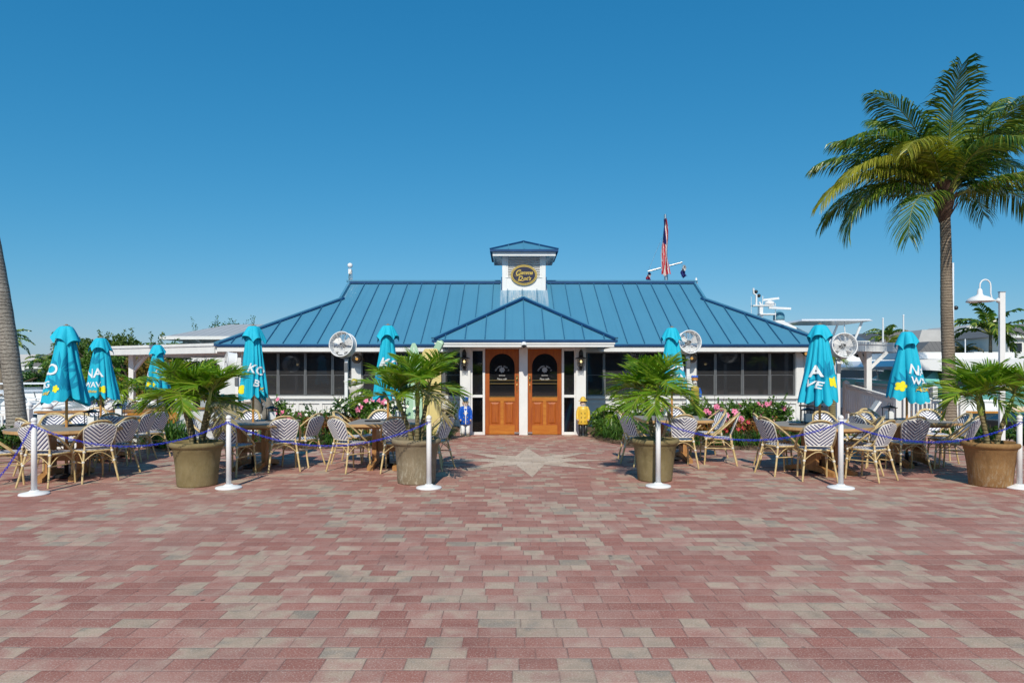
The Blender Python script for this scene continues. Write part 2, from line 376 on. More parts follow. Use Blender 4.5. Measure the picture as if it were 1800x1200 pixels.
def canvas_mat():
    m=mat('turquoise_canvas',(.012,.44,.62),.7,.07,3,.9,16,spec=.25,col2=(.02,.50,.68),stretch=(1,1,.3)); return m
M['canvas']=canvas_mat()
M['leafprint']=mat('dark_turquoise_print',(.008,.26,.43),.75,.05,10,spec=.2)
M['wprint']=mat('white_print',(.74,.79,.82),.7,.03,10,spec=.2); M['yprint']=mat('yellow_print',(.82,.74,.03),.7,.08,30,spec=.2); M['oprint']=mat('ochre_print',(.75,.5,.05),.7,.08,30,spec=.2)
M['chain']=mat('blue_plastic_chain',(.010,.030,.56),.35,.1,10)
M['pot']=mat('stone_planter',(.21,.165,.085),.85,.25,5,.5,35,col2=(.27,.215,.12),dirt=.4)
def pot_mat(name,c1,c2,low):
    m,t,nd,lk,p=newmat(name)
    tc=N(nd,'ShaderNodeTexCoord'); sx=N(nd,'ShaderNodeSeparateXYZ'); lk.new(tc.outputs['Object'],sx.inputs[0])
    n1=noise_(nd,lk,tc.outputs['Object'],6,5,.65); c=mix_(nd,lk,ramp_(nd,lk,n1,[(.3,0),(.7,1)]),c1,c2)
    mp=N(nd,'ShaderNodeMapping'); mp.inputs['Scale'].default_value=(1,1,.35); lk.new(tc.outputs['Object'],mp.inputs[0])
    n2=noise_(nd,lk,mp.outputs[0],28,6,.75)
    zz=ramp_(nd,lk,math_(nd,lk,'DIVIDE',sx.outputs[2],.6),[(.05,1),(.75,0)])
    f=math_(nd,lk,'MULTIPLY',ramp_(nd,lk,n2,[(.5,0),(.62,1)]),math_(nd,lk,'MULTIPLY',zz,low))
    c=mix_(nd,lk,f,c,(.48,.44,.34))
    f3=ramp_(nd,lk,noise_(nd,lk,mp.outputs[0],9,4),[(.55,0),(.75,.6)]); c=mix_(nd,lk,f3,c,tuple(q*.55 for q in c1))
    lk.new(c,p.inputs['Base Color']); p.inputs['Roughness'].default_value=.85; p.inputs['Specular IOR Level'].default_value=.25
    bm=N(nd,'ShaderNodeBump'); bm.inputs['Strength'].default_value=.7; bm.inputs['Distance'].default_value=.012
    lk.new(n2,bm.inputs['Height']); lk.new(bm.outputs[0],p.inputs['Normal']); return m
M['pot1']=pot_mat('olive_stone_planter',(.20,.155,.07),(.27,.215,.11),.12)
M['pot2']=pot_mat('pale_crusted_planter',(.23,.185,.115),(.30,.245,.165),1.0)
M['pot4']=pot_mat('rusty_brown_planter',(.24,.13,.05),(.34,.20,.085),.45)
M['soil']=mat('dark_soil',(.05,.035,.025),.95,.4,20,.8,60)
M['mulch']=mat('bark_mulch',(.085,.052,.034),.95,.45,25,1,80,col2=(.15,.095,.06))
M['palmleaf']=leafmat('palm_leaflets',(.022,.075,.008),(.07,.15,.014),(.30,.36,.04),.3,.25)
M['palmleafy']=leafmat('yellowing_palm_leaflets',(.17,.20,.02),(.33,.34,.03),(.44,.40,.06),.4,.35)
M['potleaf']=leafmat('potted_palm_leaflets',(.10,.23,.012),(.20,.35,.02),(.38,.46,.05),.34,.38)
M['potleafd']=leafmat('dry_palm_leaflets',(.22,.16,.07),(.32,.27,.13),(.4,.36,.2),.6,.2)
M['rachis']=mat('palm_leaf_rib',(.22,.24,.05),.5,.2,8)
M['stem']=bark_mat('green_ringed_palm_stem',(.20,.17,.08),(.30,.24,.13),.05)
M['stemg']=mat('smooth_green_crownshaft',(.24,.30,.06),.4,.15,8)
M['bark']=bark_mat('ringed_palm_bark',(.22,.17,.125),(.34,.28,.215),.07)
M['bark2']=bark_mat('grey_lichen_palm_bark',(.19,.17,.145),(.42,.39,.34),.07,.22)
M['fibre']=mat('brown_palm_fibre',(.10,.06,.04),.95,.3,20,.6,40)
M['leafd']=leafmat('glossy_dark_leaves',(.02,.07,.01),(.045,.12,.018),(.09,.18,.028),.28,.2,.6)
M['leafm']=leafmat('green_shrub_leaves',(.045,.12,.015),(.10,.21,.025),(.18,.29,.05),.4,.3)
M['leafl']=leafmat('light_tree_leaves',(.05,.10,.014),(.10,.17,.025),(.17,.22,.05),.5,.3)
M['croton']=leafmat('red_brown_croton_leaves',(.16,.045,.02),(.24,.10,.02),(.35,.20,.03),.4,.25)
M['crotony']=leafmat('yellow_brown_croton_leaves',(.08,.10,.015),(.22,.15,.025),(.33,.22,.04),.4,.25)
M['blade']=leafmat('strappy_grass_blades',(.03,.09,.012),(.07,.17,.02),(.17,.26,.05),.4,.28)
M['pink']=mat('pink_petals',(.78,.22,.36),.6,.15,40); M['whitef']=mat('white_petals',(.8,.8,.76),.6,.05,40); M['redc']=mat('red_flower_centre',(.5,.02,.06),.6,.1,40)
M['twig']=mat('twig_bark',(.12,.085,.055),.9,.2,15)
M['greyroof']=metalroof_mat('grey_metal_roof',(.42,.43,.44),.45)
M['greyroof2']=metalroof_mat('dark_grey_mansard',(.15,.142,.135),.5); M['greyroof3']=mat('pale_mansard',(.45,.44,.43),.6,.06,1)
M['cream']=mat('cream_stucco',(.66,.63,.56),.8,.06,2,.1,30); M['greywall']=mat('blue_grey_wall',(.26,.29,.33),.7,.08,2)
M['boat']=mat('white_gelcoat',(.80,.81,.82),.2,.04,1,coat=.4); M['teal']=mat('teal_hull',(.19,.58,.55),.25,.04,1,coat=.3); M['navy']=mat('navy_canvas',(.03,.035,.12),.7,.15,3)
M['dglass']=mat('dark_boat_glass',(.015,.02,.025),.06,.1,2)
M['water']=water_mat(); M['conc']=mat('pale_concrete',(.42,.40,.37),.85,.12,1.5,.2,30)
M['bluecoat']=mat('cobalt_carved_paint',(.012,.10,.52),.3,.12,10,coat=.3); M['bodice']=mat('ochre_bodice_paint',(.42,.30,.05),.5,.15,10,dirt=.2); M['yellowcoat']=mat('yellow_carved_paint',(.78,.50,.06),.35,.15,10,coat=.2,dirt=.15)
M['skin']=mat('painted_face',(.62,.42,.32),.5,.06,10); M['hair']=mat('yellow_hair_paint',(.72,.52,.04),.5,.15,20); M['paleg']=mat('pale_grey_carving',(.50,.47,.42),.7,.15,10)
M['signwood']=wood_mat('orange_sign_wood',(.50,.20,.03),(.62,.28,.05),0,.45,.2); M['gold']=mat('gold_leaf',(.78,.52,.12),.3,.15,30,metal=.6); M['signnavy']=mat('navy_sign_face',(.012,.014,.045),.45,.1,10)
M['sgreen']=mat('pale_green_board',(.38,.58,.40),.4,.08,3,dirt=.2); M['syellow']=mat('faded_yellow_board',(.66,.52,.20),.45,.08,3,dirt=.25); M['oldwood']=wood_mat('weathered_grey_wood',(.16,.13,.10),(.27,.23,.18),2,.85,0)
M['stone']=mat('grey_cast_stone',(.20,.18,.15),.9,.2,8,.5,40)
M['amber']=mat('amber_bulb',(.9,.5,.12),.4,.05,5,emit=(1,.5,.12),estr=2.2)
M['bulb']=mat('warm_bulb',(.95,.75,.4),.4,.05,5,emit=(1,.72,.32),estr=3.5)
M['red']=mat('flag_red',(.55,.03,.05),.8,.08,10); M['flagw']=mat('flag_white',(.75,.75,.75),.8,.05,10); M['flagb']=mat('flag_blue',(.02,.03,.18),.8,.05,10)
# ------------------------------------------------------------------ ground
g=MB(); g.add([(-60,-40,0),(60,-40,0),(60,15.2,0),(12.2,15.2,0),(12.2,30,0),(-8.3,30,0),(-8.3,26,0),(-13.6,26,0),(-13.6,15.2,0),(-60,15.2,0)],[tuple(range(10))])
g.build('pavement',M['paver'])['kind']='structure'
def star(cx,cy):
    P=[]
    for k in range(16):
        a=pi/2+2*pi*k/16
        r = (1.92 if k%4==0 else 1.62) if k%2==0 else .62
        if k in (4,12): r=1.35
        P.append((cx+r*cos(a)*(1.0),cy+r*sin(a)))
    return P
o=MB().add([(x,y,.004) for x,y in star(.30,12.0)],[tuple(range(16))]).build('path_star_inlay',M['paver_tan']); o['kind']='structure'
wv=MB().add([(-4000,-4000,-1.1),(4000,-4000,-1.1),(4000,4000,-1.1),(-4000,4000,-1.1)],[(0,1,2,3)]).build('water',M['water']); wv['kind']='structure'
sw=MB(); sw.box(-60,-13.7,15.22,15.5,-2,.05); sw.box(12.3,60,15.22,15.5,-2,.05); sw.build('quay_edge',M['conc'])['kind']='structure'
o=MB().box(-140,-14,44,130,-3,.2).box(16,160,50,140,-3,.3).box(-14,16,60,140,-3,.2).build('ground_far_bank',mat('far_bank_grass',(.09,.11,.05),.9,.3,.5)); o['kind']='structure'

# planting beds (raised mulch)
def bed(name,poly):
    m=MB(); n=len(poly); c=(sum(p[0] for p in poly)/n,sum(p[1] for p in poly)/n)
    V=[(x,y,.005) for x,y in poly]+[(c[0]+(x-c[0])*.97,c[1]+(y-c[1])*.9,.06) for x,y in poly]
    m.add(V,[(i,(i+1)%n,n+(i+1)%n,n+i) for i in range(n)]+[tuple(range(n,2*n))],0,False)
    rnd=random.Random(5)
    for k in range(900):
        i=rnd.randrange(n); a,b=poly[i],poly[(i+1)%n]; t=rnd.random(); s=rnd.uniform(.93,1.035)
        x=c[0]+(a[0]+(b[0]-a[0])*t-c[0])*s; y=c[1]+(a[1]+(b[1]-a[1])*t-c[1])*s
        if y>15.6: continue
        m.cbox((x,y,.02+max(0,(1-s))*.5+rnd.uniform(0,.015)),(rnd.uniform(.02,.06),rnd.uniform(.01,.02),.008),0,M=Matrix.Rotation(rnd.uniform(0,6),3,'Z')@Matrix.Rotation(rnd.uniform(-.5,.5),3,'X'))
    o=m.build(name,M['mulch']); o['kind']='structure'; return o
bed('mulch_bed',[(-6.3,15.2),(-5.9,14.2),(-4.6,13.75),(-3.0,13.9),(-2.2,14.1),(-1.75,14.6),(-1.5,15.4),(-1.42,16.6),(-1.42,19.1),(-6.3,19.1)])
bed('mulch_bed',[(1.98,19.1),(1.95,16.7),(1.93,15.8),(2.15,14.9),(2.7,14.2),(3.6,13.7),(5.0,13.55),(6.8,13.6),(8.0,14.2),(8.6,15.6),(8.6,19.1)])

# ------------------------------------------------------------------ restaurant
CX=.33
B=empty('restaurant_building',(CX,16.8,0),0,'long low white restaurant with a blue standing seam metal roof, cupola and dark windows','restaurant')
def bb(m,name,mats,parent=None,bevel=0):
    # world coordinates shifted under the building empty
    par=parent or B
    off=Vector(par.matrix_world.translation) if par!=B else Vector((CX,16.8,0))
    m.v=[(p[0]-CX,p[1]-16.8,p[2]) for p in m.v]
    o=m.build(name,mats,par,bevel=bevel); return o
def bw(m,name,mats,parent=None,bevel=0):
    # keep mesh in world coords (for textures), offset object
    par=parent or B
    o=m.build(name,mats,par,bevel=bevel)
    if par==B: o.location=(-CX,-16.8,0)
    return o
YE,HE,ZE,SL,TH,YR=18.6,8.43,2.30,.55,2.74,22.6
ZR=ZE+SL*(YR-YE); YB=2*YR-YE
XG=HE-TH
r=MB()
f=[(-HE,YE,ZE),(HE,YE,ZE),(XG,YE+TH,ZE+SL*TH),(XG,YR,ZR),(-XG,YR,ZR),(-XG,YE+TH,ZE+SL*TH)]
r.add([(x+CX,y,z) for x,y,z in f],[(0,1,2,5),(5,2,3,4)])
f=[(x,2*YR-y,z) for x,y,z in f]; r.add([(x+CX,y,z) for x,y,z in f],[(1,0,5,2),(2,5,4,3)])
for s in (-1,1):
    q=[(s*HE,YE,ZE),(s*HE,YB,ZE),(s*XG,YB-TH,ZE+SL*TH),(s*XG,YE+TH,ZE+SL*TH),(s*XG,YR,ZR)]
    r.add([(x+CX,y,z) for x,y,z in q],[(0,1,2,3)] if s<0 else [(3,2,1,0)])
    r.add([(x+CX-(.02*s),y,z-.01) for x,y,z in q],[(2,3,4)])
# underside
r.add([(x+CX,y,ZE-.012) for x,y in ((-HE,YE),(HE,YE),(HE,YB),(-HE,YB))],[(0,3,2,1)])
# standing seams, front and back
k=-17
while k<=17:
    xs=k*.47+.235*0
    ax=abs(xs)
    if ax<HE-.1:
        top = YR if ax<XG else YE+(HE-ax)
        y0=YE+.02
        for (a,b_) in (((xs+CX,y0,ZE+.02),(xs+CX,top,ZE+SL*(top-YE)+.02)),):
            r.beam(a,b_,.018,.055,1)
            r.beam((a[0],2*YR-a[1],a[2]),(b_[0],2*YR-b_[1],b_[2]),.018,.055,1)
    k+=1
for s in (-1,1):
    for j in range(1,16):
        y=YE+j*.5
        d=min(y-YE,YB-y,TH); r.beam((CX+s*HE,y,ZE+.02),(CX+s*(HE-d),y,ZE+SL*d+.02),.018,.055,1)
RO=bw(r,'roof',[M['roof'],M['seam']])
h=MB()
for s in (-1,1):
    for (ya,yb) in ((YE,YE+TH),(YB,YB-TH)):
        a=Vector((CX+s*HE,ya,ZE+.02)); b_=Vector((CX+s*XG,yb,ZE+SL*TH+.03))
        h.beam(a,b_,.16,.06,0)
    for sy in (1,-1):
        a=Vector((CX+s*XG,YR-sy*(YR-YE-TH)-.0,ZE+SL*TH+.05)); b_=Vector((CX+s*XG,YR,ZR+.04)); h.beam(a,b_,.07,.06,0)
h.beam((CX-XG-.1,YR,ZR+.04),(CX-.70,YR,ZR+.04),.22,.05,0); h.beam((CX+.80,YR,ZR+.04),(CX+XG+.1,YR,ZR+.04),.22,.05,0)
bw(h,'ridge_cap',M['roof'],RO)
# navy drip edge
h=MB(); h.beam((CX-HE-.01,YE-.012,ZE-.025),(CX+HE+.01,YE-.012,ZE-.025),.03,.055,0)
for s in (-1,1): h.beam((CX+s*(HE+.01),YE,ZE-.025),(CX+s*(HE+.01),YB,ZE-.025),.03,.055,0)
bw(h,'drip_edge',M['rooftrim'],RO)
# underlines of hips (navy)
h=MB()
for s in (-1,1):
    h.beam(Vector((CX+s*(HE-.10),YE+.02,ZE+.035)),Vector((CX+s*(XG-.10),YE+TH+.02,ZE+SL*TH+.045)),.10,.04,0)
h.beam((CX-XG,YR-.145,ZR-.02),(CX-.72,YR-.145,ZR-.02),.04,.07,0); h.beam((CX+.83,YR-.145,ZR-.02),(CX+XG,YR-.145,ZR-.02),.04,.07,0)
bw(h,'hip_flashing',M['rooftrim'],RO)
# fascia and soffit
h=MB(); h.box(CX-HE+.05,CX+HE-.05,YE+.02,YE+.07,ZE-.20,ZE-.065)
h.box(CX-HE+.05,CX+HE-.05,YE+.072,19.2,ZE-.17,ZE-.14)
for s in (-1,1):
    x=CX+s*(HE-.045); h.box(x-.025,x+.025,YE+.075,YB,ZE-.20,ZE-.065)
    x2=CX+s*8.17; h.box(min(x2-.24,x2+.2),max(x2-.24,x2+.2),19.205,YB-.1,ZE-.168,ZE-.142)
bw(h,'fascia',M['white'])
# gutter downspouts
h=MB()
for s in (-1,1): h.tube([(CX+s*(7.87),19.08,2.1),(CX+s*7.87,19.08,.05)],.03,8)
bw(h,'downspout',M['white'])
# walls
WY=19.15; K=WY/F
def wx(off): return X(921+off,WY)
wl=MB()
for s in (-1,1):
    xa,xb=sorted((wx(s*110),wx(s*492)))
    wl.box(xa,xb,WY,WY+.12,0,.84)                        # low wall
    wl.box(xa,xb,WY,WY+.12,2.10,2.16)
    for a,b_ in ((286,303),(477,492)):
        xa2,xb2=sorted((wx(s*a),wx(s*b_))); wl.box(xa2,xb2,WY-.02,WY+.12,.841,2.10)
    xe=wx(s*492)
    wl.box(min(xe,xe-s*.12),max(xe,xe-s*.12),WY+.122,YB-.5,0,2.13)
wl.box(wx(-492),wx(492),YB-.5,YB-.38,0,2.13)
WALL=bw(wl,'wall',M['white'],bevel=.006)
for s in (-1,1):
    tr=MB()
    xa,xb=sorted((wx(s*110),wx(s*480)))
    tr.box(xa,xb,WY-.09,WY-.003,.80,.875)                # sill board
    tr.box(xa,xb,WY-.035,WY-.003,.66,.73)                # upper rail of panelling
    tr.box(xa,xb,WY-.035,WY-.003,.02,.14)
    n=9
    for i in range(n+1):
        x=xa+(xb-xa)*i/n; tr.box(x-.04,x+.04,WY-.033,WY-.003,.142,.658)
    xe=sorted((wx(s*478),wx(s*494))); tr.box(xe[0],xe[1],WY-.04,WY-.021,.0,2.12)
    bw(tr,'wall_trim',M['white'],WALL)
# windows
def window(xa,xb,z0,z1,y,parent,frame='alu',mid=None):
    fr=MB(); t=.03
    fr.box(xa,xa+t,y,y+.06,z0,z1); fr.box(xb-t,xb,y,y+.06,z0,z1); fr.box(xa+t,xb-t,y,y+.06,z0,z0+t); fr.box(xa+t,xb-t,y,y+.06,z1-t,z1)
    if mid: fr.box(xa+t,xa+t+.012,y+.012,y+.055,z0+t,mid); fr.box(xb-t-.012,xb-t,y+.012,y+.055,z0+t,mid); fr.box(xa+t,xb-t,y+.03,y+.055,mid,mid+.012)
    fo=bw(fr,'window',M[frame],parent)
    pn=MB(); pn.box(xa+t*.6,xb-t*.6,y+.034,y+.040,z0+t*.6,z1-t*.6)
    p=pn.build('pane',M['glass'],fo)
    return fo
for s in (-1,1):
    for edges in ((110,141,190,239,286),(303,337,385,433,477)):
        for a,b_ in zip(edges[:-1],edges[1:]):
            xa,xb=sorted((wx(s*a),wx(s*b_))); window(xa+.004,xb-.004,.88,2.098,WY+.03,B,mid=1.45)
# interior
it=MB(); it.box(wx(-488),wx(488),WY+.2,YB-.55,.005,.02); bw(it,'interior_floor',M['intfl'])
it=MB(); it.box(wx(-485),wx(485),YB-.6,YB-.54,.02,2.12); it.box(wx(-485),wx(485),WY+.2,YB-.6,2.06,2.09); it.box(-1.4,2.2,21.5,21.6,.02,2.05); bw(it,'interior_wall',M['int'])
# ------ entrance
EY=16.8; e=lambda px:(px-900)*EY/F
ze=lambda py:CAMZ+(652-py)*EY/F
W=MB()
def wb(a,b_,z0,z1,yf=0.0,d=.14): W.box(e(a),e(b_),EY+yf,EY+yf+d,z0,z1)
wb(809,827,0,2.16,-.06,.2); wb(1012,1029.5,0,2.16,-.06,.2)
wb(912.5,927.5,0,2.12,-.03)
wb(827.05,830.5,0,2.12); wb(848.5,852.5,0,2.12); wb(987.5,991.5,0,2.12); wb(1009.5,1011.95,0,2.12)
for a,b_ in ((830.55,848.45),(991.55,1009.45)):
    wb(a,b_,2.07,2.12); wb(a,b_,.92,.985,-.015,.12); wb(a,b_,0,.07)
W.box(e(827.05),e(1011.95),EY-.004,EY+.14,2.1202,2.18)
W.box(e(809),e(811),EY+.142,19.14,0,2.16); W.box(e(1027),e(1029.5),EY+.142,19.14,0,2.16)
EN=bw(W,'entrance_wall',M['white'],bevel=.005)
g_=MB()
for a,b_ in ((830.6,848.4),(991.6,1009.4)):
    MB().box(e(a),e(b_),EY+.06,EY+.068,.072,.918).build('sidelight_glass',M['glasss'],EN); MB().box(e(a),e(b_),EY+.06,EY+.068,.987,2.068).build('sidelight_glass',M['glassd'],EN)
pass
# interior of entrance lobby
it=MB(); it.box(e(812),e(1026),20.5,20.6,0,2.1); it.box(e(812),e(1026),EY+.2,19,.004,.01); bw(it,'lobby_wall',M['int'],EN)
def door(pa,pb,hinge):
    xa,xb=e(pa)+.004,e(pb)-.004; z0,z1=.015,2.115; w_=xb-xa; cx=(xa+xb)/2
    y=EY+.02
    d=MB(); st=.105
    zr=.93   # glass bottom
    # frame with arched light: build front and back plates from strips
    gx0,gx1=xa+st,xb-st+.0; R=(gx1-gx0)/2; zc=2.00-R
    pts=[(gx0,zr),(gx1,zr),(gx1,zc)]+[(cx+R*cos(a),zc+R*sin(a)) for a in [pi*i/16 for i in range(1,16)]]+[(gx0,zc)]
    outer=[(xa,zr-.0),(xb,zr),(xb,zc)]
    d.box(xa,gx0,y,y+.045,z0,z1); d.box(gx1,xb,y,y+.045,z0,z1)
    # spandrel above arch
    A=[(cx+R*cos(pi*i/16),zc+R*sin(pi*i/16)) for i in range(17)]
    for (p,q) in zip(A[:-1],A[1:]):
        V=[(p[0],y,p[1]),(q[0],y,q[1]),(q[0],y,z1),(p[0],y,z1)]; V+=[(a,b+.045,c) for a,b,c in V]
        d.add(V,[(1,0,3,2),(4,5,6,7),(0,1,5,4)])
    DO=bw(d,'door',M['door'],B,bevel=0)
    rl=MB(); rl.box(gx0,gx1,y+.002,y+.044,zr-.10,zr); rl.box(gx0,gx1,y+.002,y+.044,z0,.24); rl.box(cx-.04,cx+.04,y+.003,y+.044,.24,zr-.10)
    rl.build('rail',M['doorh'],DO)
    for (a,b_) in ((gx0,cx-.04),(cx+.04,gx1)):
        pn=MB(); pn.box(a,b_,y+.022,y+.04,.24,zr-.10)
        pz=[(a+.035,.275),(b_-.035,.275),(b_-.035,zr-.135),(a+.035,zr-.135)]
        pi_=[(a+.07,.31),(b_-.07,.31),(b_-.07,zr-.17),(a+.07,zr-.17)]
        V=[(q[0],y+.021,q[1]) for q in pz]+[(q[0],y+.006,q[1]) for q in pi_]
        pn.add(V,[(0,1,5,4),(1,2,6,5),(2,3,7,6),(3,0,4,7),(4,5,6,7)])
        pn.build('door_panel',M['door'],DO)
    gl=MB(); V=[(x,y+.02,z) for x,z in pts]; V2=[(x,y+.028,z) for x,z in pts]; n=len(pts)
    gl.add(V+V2,[tuple(range(n)),tuple(range(n,2*n))[::-1]]); G=gl.build('door_glass',M['glassd'],DO)
    br=MB(); br.box(gx0,gx1,y-.02,y-.005,1.255,1.272); br.box(gx0,gx1,y-.02,y-.005,1.335,1.350); br.box(gx0,gx1,y-.004,y+.012,zr,zr+.02)
    br.build('push_bar',M['brass'],DO)
    hx = xb-.05 if hinge<0 else xa+.05
    hd=MB(); hd.sphere((hx,y-.05,1.39),.03,10,6); hd.tube([(hx,y,1.39),(hx,y-.05,1.39)],.012); hd.box(hx-.022,hx+.022,y-.012,y-.001,1.32,1.46); hd.tube([(hx,y-.01,1.28),(hx,y-.05,1.25),(hx,y-.05,1.15),(hx,y-.01,1.10)],.009)
    hd.box(hx-.012,hx+.012,y-.008,y-.001,1.05,1.13)
    hd.build('door_handle',M['brass'],DO)
    kk=MB(); kk.box(hx-.06,hx+.06,y-.05,y-.002,.03,.075); kk.build('floor_closer',M['steel'],DO)
    # etched emblem and lettering on the glass
    em=MB(); em.lathe([(.055,0),(.055,.002)],20,(cx,y+.016,1.60),M=Matrix.Rotation(radians(90),3,'X'))
    for k in range(7):
        a=2*pi*k/7; em.lathe([(.022,0),(.022,.002)],10,(cx+.05*cos(a),y+.0155-.0005*k,1.60+.05*sin(a)),M=Matrix.Rotation(radians(90),3,'X'))
    em.build('emblem',M['etch'],DO)
    return DO,cx,y
def text_mb(body,size,offset=0,shear=0,align='CENTER',extrude=0,space=1.0):
    c=bpy.data.curves.new('t','FONT'); c.body=body; c.size=size; c.offset=offset; c.shear=shear; c.align_x=align; c.align_y='CENTER'; c.extrude=extrude; c.space_character=space; c.resolution_u=4
    o=bpy.data.objects.new('t',c); COL.objects.link(o)
    dg=bpy.context.evaluated_depsgraph_get(); me=o.evaluated_get(dg).to_mesh()
    m=MB(); m.add([tuple(v.co) for v in me.vertices],[tuple(p.vertices) for p in me.polygons])
    o.evaluated_get(dg).to_mesh_clear(); bpy.data.objects.remove(o); bpy.data.curves.remove(c)
    return m
def arc_text(body,size,R,up=True,cx=0,cy=0,**k):
    # letters along an arc (centre cx,cy), upward arch or downward smile
    m=MB(); n=len(body); step=size*.72/R
    for i,ch in enumerate(body):
        if ch==' ': continue
        a=(i-(n-1)/2)*step
        t=text_mb(ch,size,**k)
        if up: Mx=Matrix.Translation((cx+R*sin(a),cy+R*cos(a),0))@Matrix.Rotation(-a,4,'Z')
        else: Mx=Matrix.Translation((cx+R*sin(a),cy-R*cos(a),0))@Matrix.Rotation(a,4,'Z')
        m.join(t,Mx)
    return m
M['etch']=mat('etched_pale_lettering',(.42,.42,.42),.6,.05,20)
RX=Matrix.Rotation(radians(90),4,'X')
for (a,b_,hh) in ((852.5,912.5,-1),(927.5,987.5,1)):
    DO,cx,y=door(a,b_,hh)
    t=arc_text("GRAMMA DOT'S",.05,.17,True,0,-.08,offset=.0015); t.join(arc_text('MARINA',.055,.3,False,0,.06,offset=.002)); t.join(text_mb('SEAFOOD',.035,.001),Matrix.Translation((0,-.14,0)))
    t.xf(Matrix.Translation((cx,y+.0165,1.60))@RX); t.build('lettering',M['etch'],DO)
# entry roof
EXC=.30; HW=2.17; EYE=16.1; EZ=2.31; AP=(EXC,EYE+HW,EZ+SL*HW)
YM=YE+(AP[2]-ZE)/SL
r=MB()
r.add([(EXC-HW,EYE,EZ),(EXC+HW,EYE,EZ),AP],[(0,1,2)])
for s in (-1,1):
    V=[(EXC+s*HW,EYE,EZ),(EXC+s*HW,YE+.03,EZ),(EXC,YM+.1,AP[2]),AP]; r.add(V,[(0,1,2,3)] if s>0 else [(3,2,1,0)])
r.add([(EXC-HW,EYE,EZ-.012),(EXC+HW,EYE,EZ-.012),(EXC+HW,YE,EZ-.012),(EXC-HW,YE,EZ-.012)],[(0,3,2,1)])
for k in range(-4,5):
    xs=k*.47; 
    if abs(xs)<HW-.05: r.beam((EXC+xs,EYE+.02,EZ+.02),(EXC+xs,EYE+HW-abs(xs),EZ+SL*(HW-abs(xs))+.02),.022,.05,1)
for s in (-1,1):
    for j in range(1,6):
        y=EYE+.45*j; d=min(y-EYE,HW); 
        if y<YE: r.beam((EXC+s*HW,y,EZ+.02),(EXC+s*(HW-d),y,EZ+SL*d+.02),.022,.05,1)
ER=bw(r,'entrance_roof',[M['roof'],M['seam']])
h=MB()
for s in (-1,1): h.beam((EXC+s*HW,EYE-.0,EZ+.035),(AP[0],AP[1]-.0,AP[2]+.045),.12,.04,0)
h.beam((EXC,AP[1],AP[2]+.03),(EXC,YM,AP[2]+.03),.14,.04,0); bw(h,'ridge_cap',M['roof'],ER)
h=MB()
for s in (-1,1): h.beam((EXC+s*(HW-.05),EYE-.055,EZ+.02),(AP[0],AP[1]-.10,AP[2]+.01),.03,.05,0)
bw(h,'hip_flashing',M['rooftrim'],ER)
h=MB(); h.beam((EXC-HW-.01,EYE-.012,EZ-.03),(EXC+HW+.01,EYE-.012,EZ-.03),.03,.055,0)
for s in (-1,1): h.beam((EXC+s*(HW+.01),EYE,EZ-.03),(EXC+s*(HW+.01),YE,EZ-.03),.03,.055,0)
bw(h,'drip_edge',M['rooftrim'],ER)
h=MB(); h.box(EXC-HW+.06,EXC+HW-.06,EYE+.01,EYE+.06,EZ-.17,EZ-.07); h.box(EXC-HW+.04,EXC+HW-.04,EYE-.012,EYE+.009,EZ-.105,EZ-.07)
for s in (-1,1): x=EXC+s*(HW-.085); h.box(x-.025,x+.025,EYE+.065,YE,EZ-.17,EZ-.07)
h.box(EXC-HW+.12,EXC+HW-.12,EYE+.065,EY+.3,EZ-.13,EZ-.11)
bw(h,'fascia',M['white'],ER)
# cupola
CUX=.385; CY0=22.0; CH=.70; CYC=CY0+CH
c=MB(); zt=5.32; wt=.13
zb=3.95
for s in (-1,1):
    c.box(CUX+s*(CH-wt/2)-wt/2,CUX+s*(CH-wt/2)+wt/2,CY0,CY0+2*CH,zb,zt)
c.box(CUX-CH+wt,CUX+CH-wt,CY0+.01,CY0+.1,zb,4.60); c.box(CUX-CH+wt,CUX+CH-wt,CY0+.01,CY0+.1,5.24,zt)
c.box(CUX-CH+wt,CUX-CH+wt+.06,CY0+.012,CY0+.1,4.60,5.24); c.box(CUX+CH-wt-.06,CUX+CH-wt,CY0+.012,CY0+.1,4.60,5.24)
c.box(CUX-CH+wt,CUX+CH-wt,CY0+2*CH-.1,CY0+2*CH-.01,zb,zt); c.box(CUX-CH+wt,CUX+CH-wt,CY0+.2,CY0+.24,4.5,5.26)
c.box(CUX-CH+.1,CUX+CH-.1,CY0-.012,CY0+.008,4.57,4.60)
CU=bw(c,'cupola',M['white'],bevel=.004)
lv=MB()
for i in range(11):
    z=4.64+i*.056; lv.cbox((CUX,CY0+.055,z),(2*CH-2*wt-.125,.075,.012),0,M=Matrix.Rotation(radians(35),3,'X'))
lv.build('louvre',M['white'],CU)
bs=MB(); bs.box(CUX-CH-.03,CUX+CH+.03,CY0-.05,CY0-.001,4.02,4.10); bs.box(CUX-CH-.03,CUX-CH-.001,CY0,CY0+2*CH,4.02,4.6); bs.box(CUX+CH+.001,CUX+CH+.03,CY0,CY0+2*CH,4.02,4.6)
bs.build('base_flashing',M['rooftrim'],CU)
rh=1.07; rz=5.42; ra=5.85
cr=MB(); V=[(CUX-rh,CYC-rh,rz),(CUX+rh,CYC-rh,rz),(CUX+rh,CYC+rh,rz),(CUX-rh,CYC+rh,rz),(CUX,CYC,ra)]
cr.add(V,[(0,1,4),(1,2,4),(2,3,4),(3,0,4),(0,3,2,1)])
for k in (-1,0,1):
    d=rh-abs(k*.5); cr.beam((CUX+k*.5,CYC-rh,rz+.015),(CUX+k*.5,CYC-rh+d,rz+.015+d*(ra-rz)/rh),.02,.04,0)
CR=cr.build('cupola_roof',M['roofc'],CU)
cc=MB()
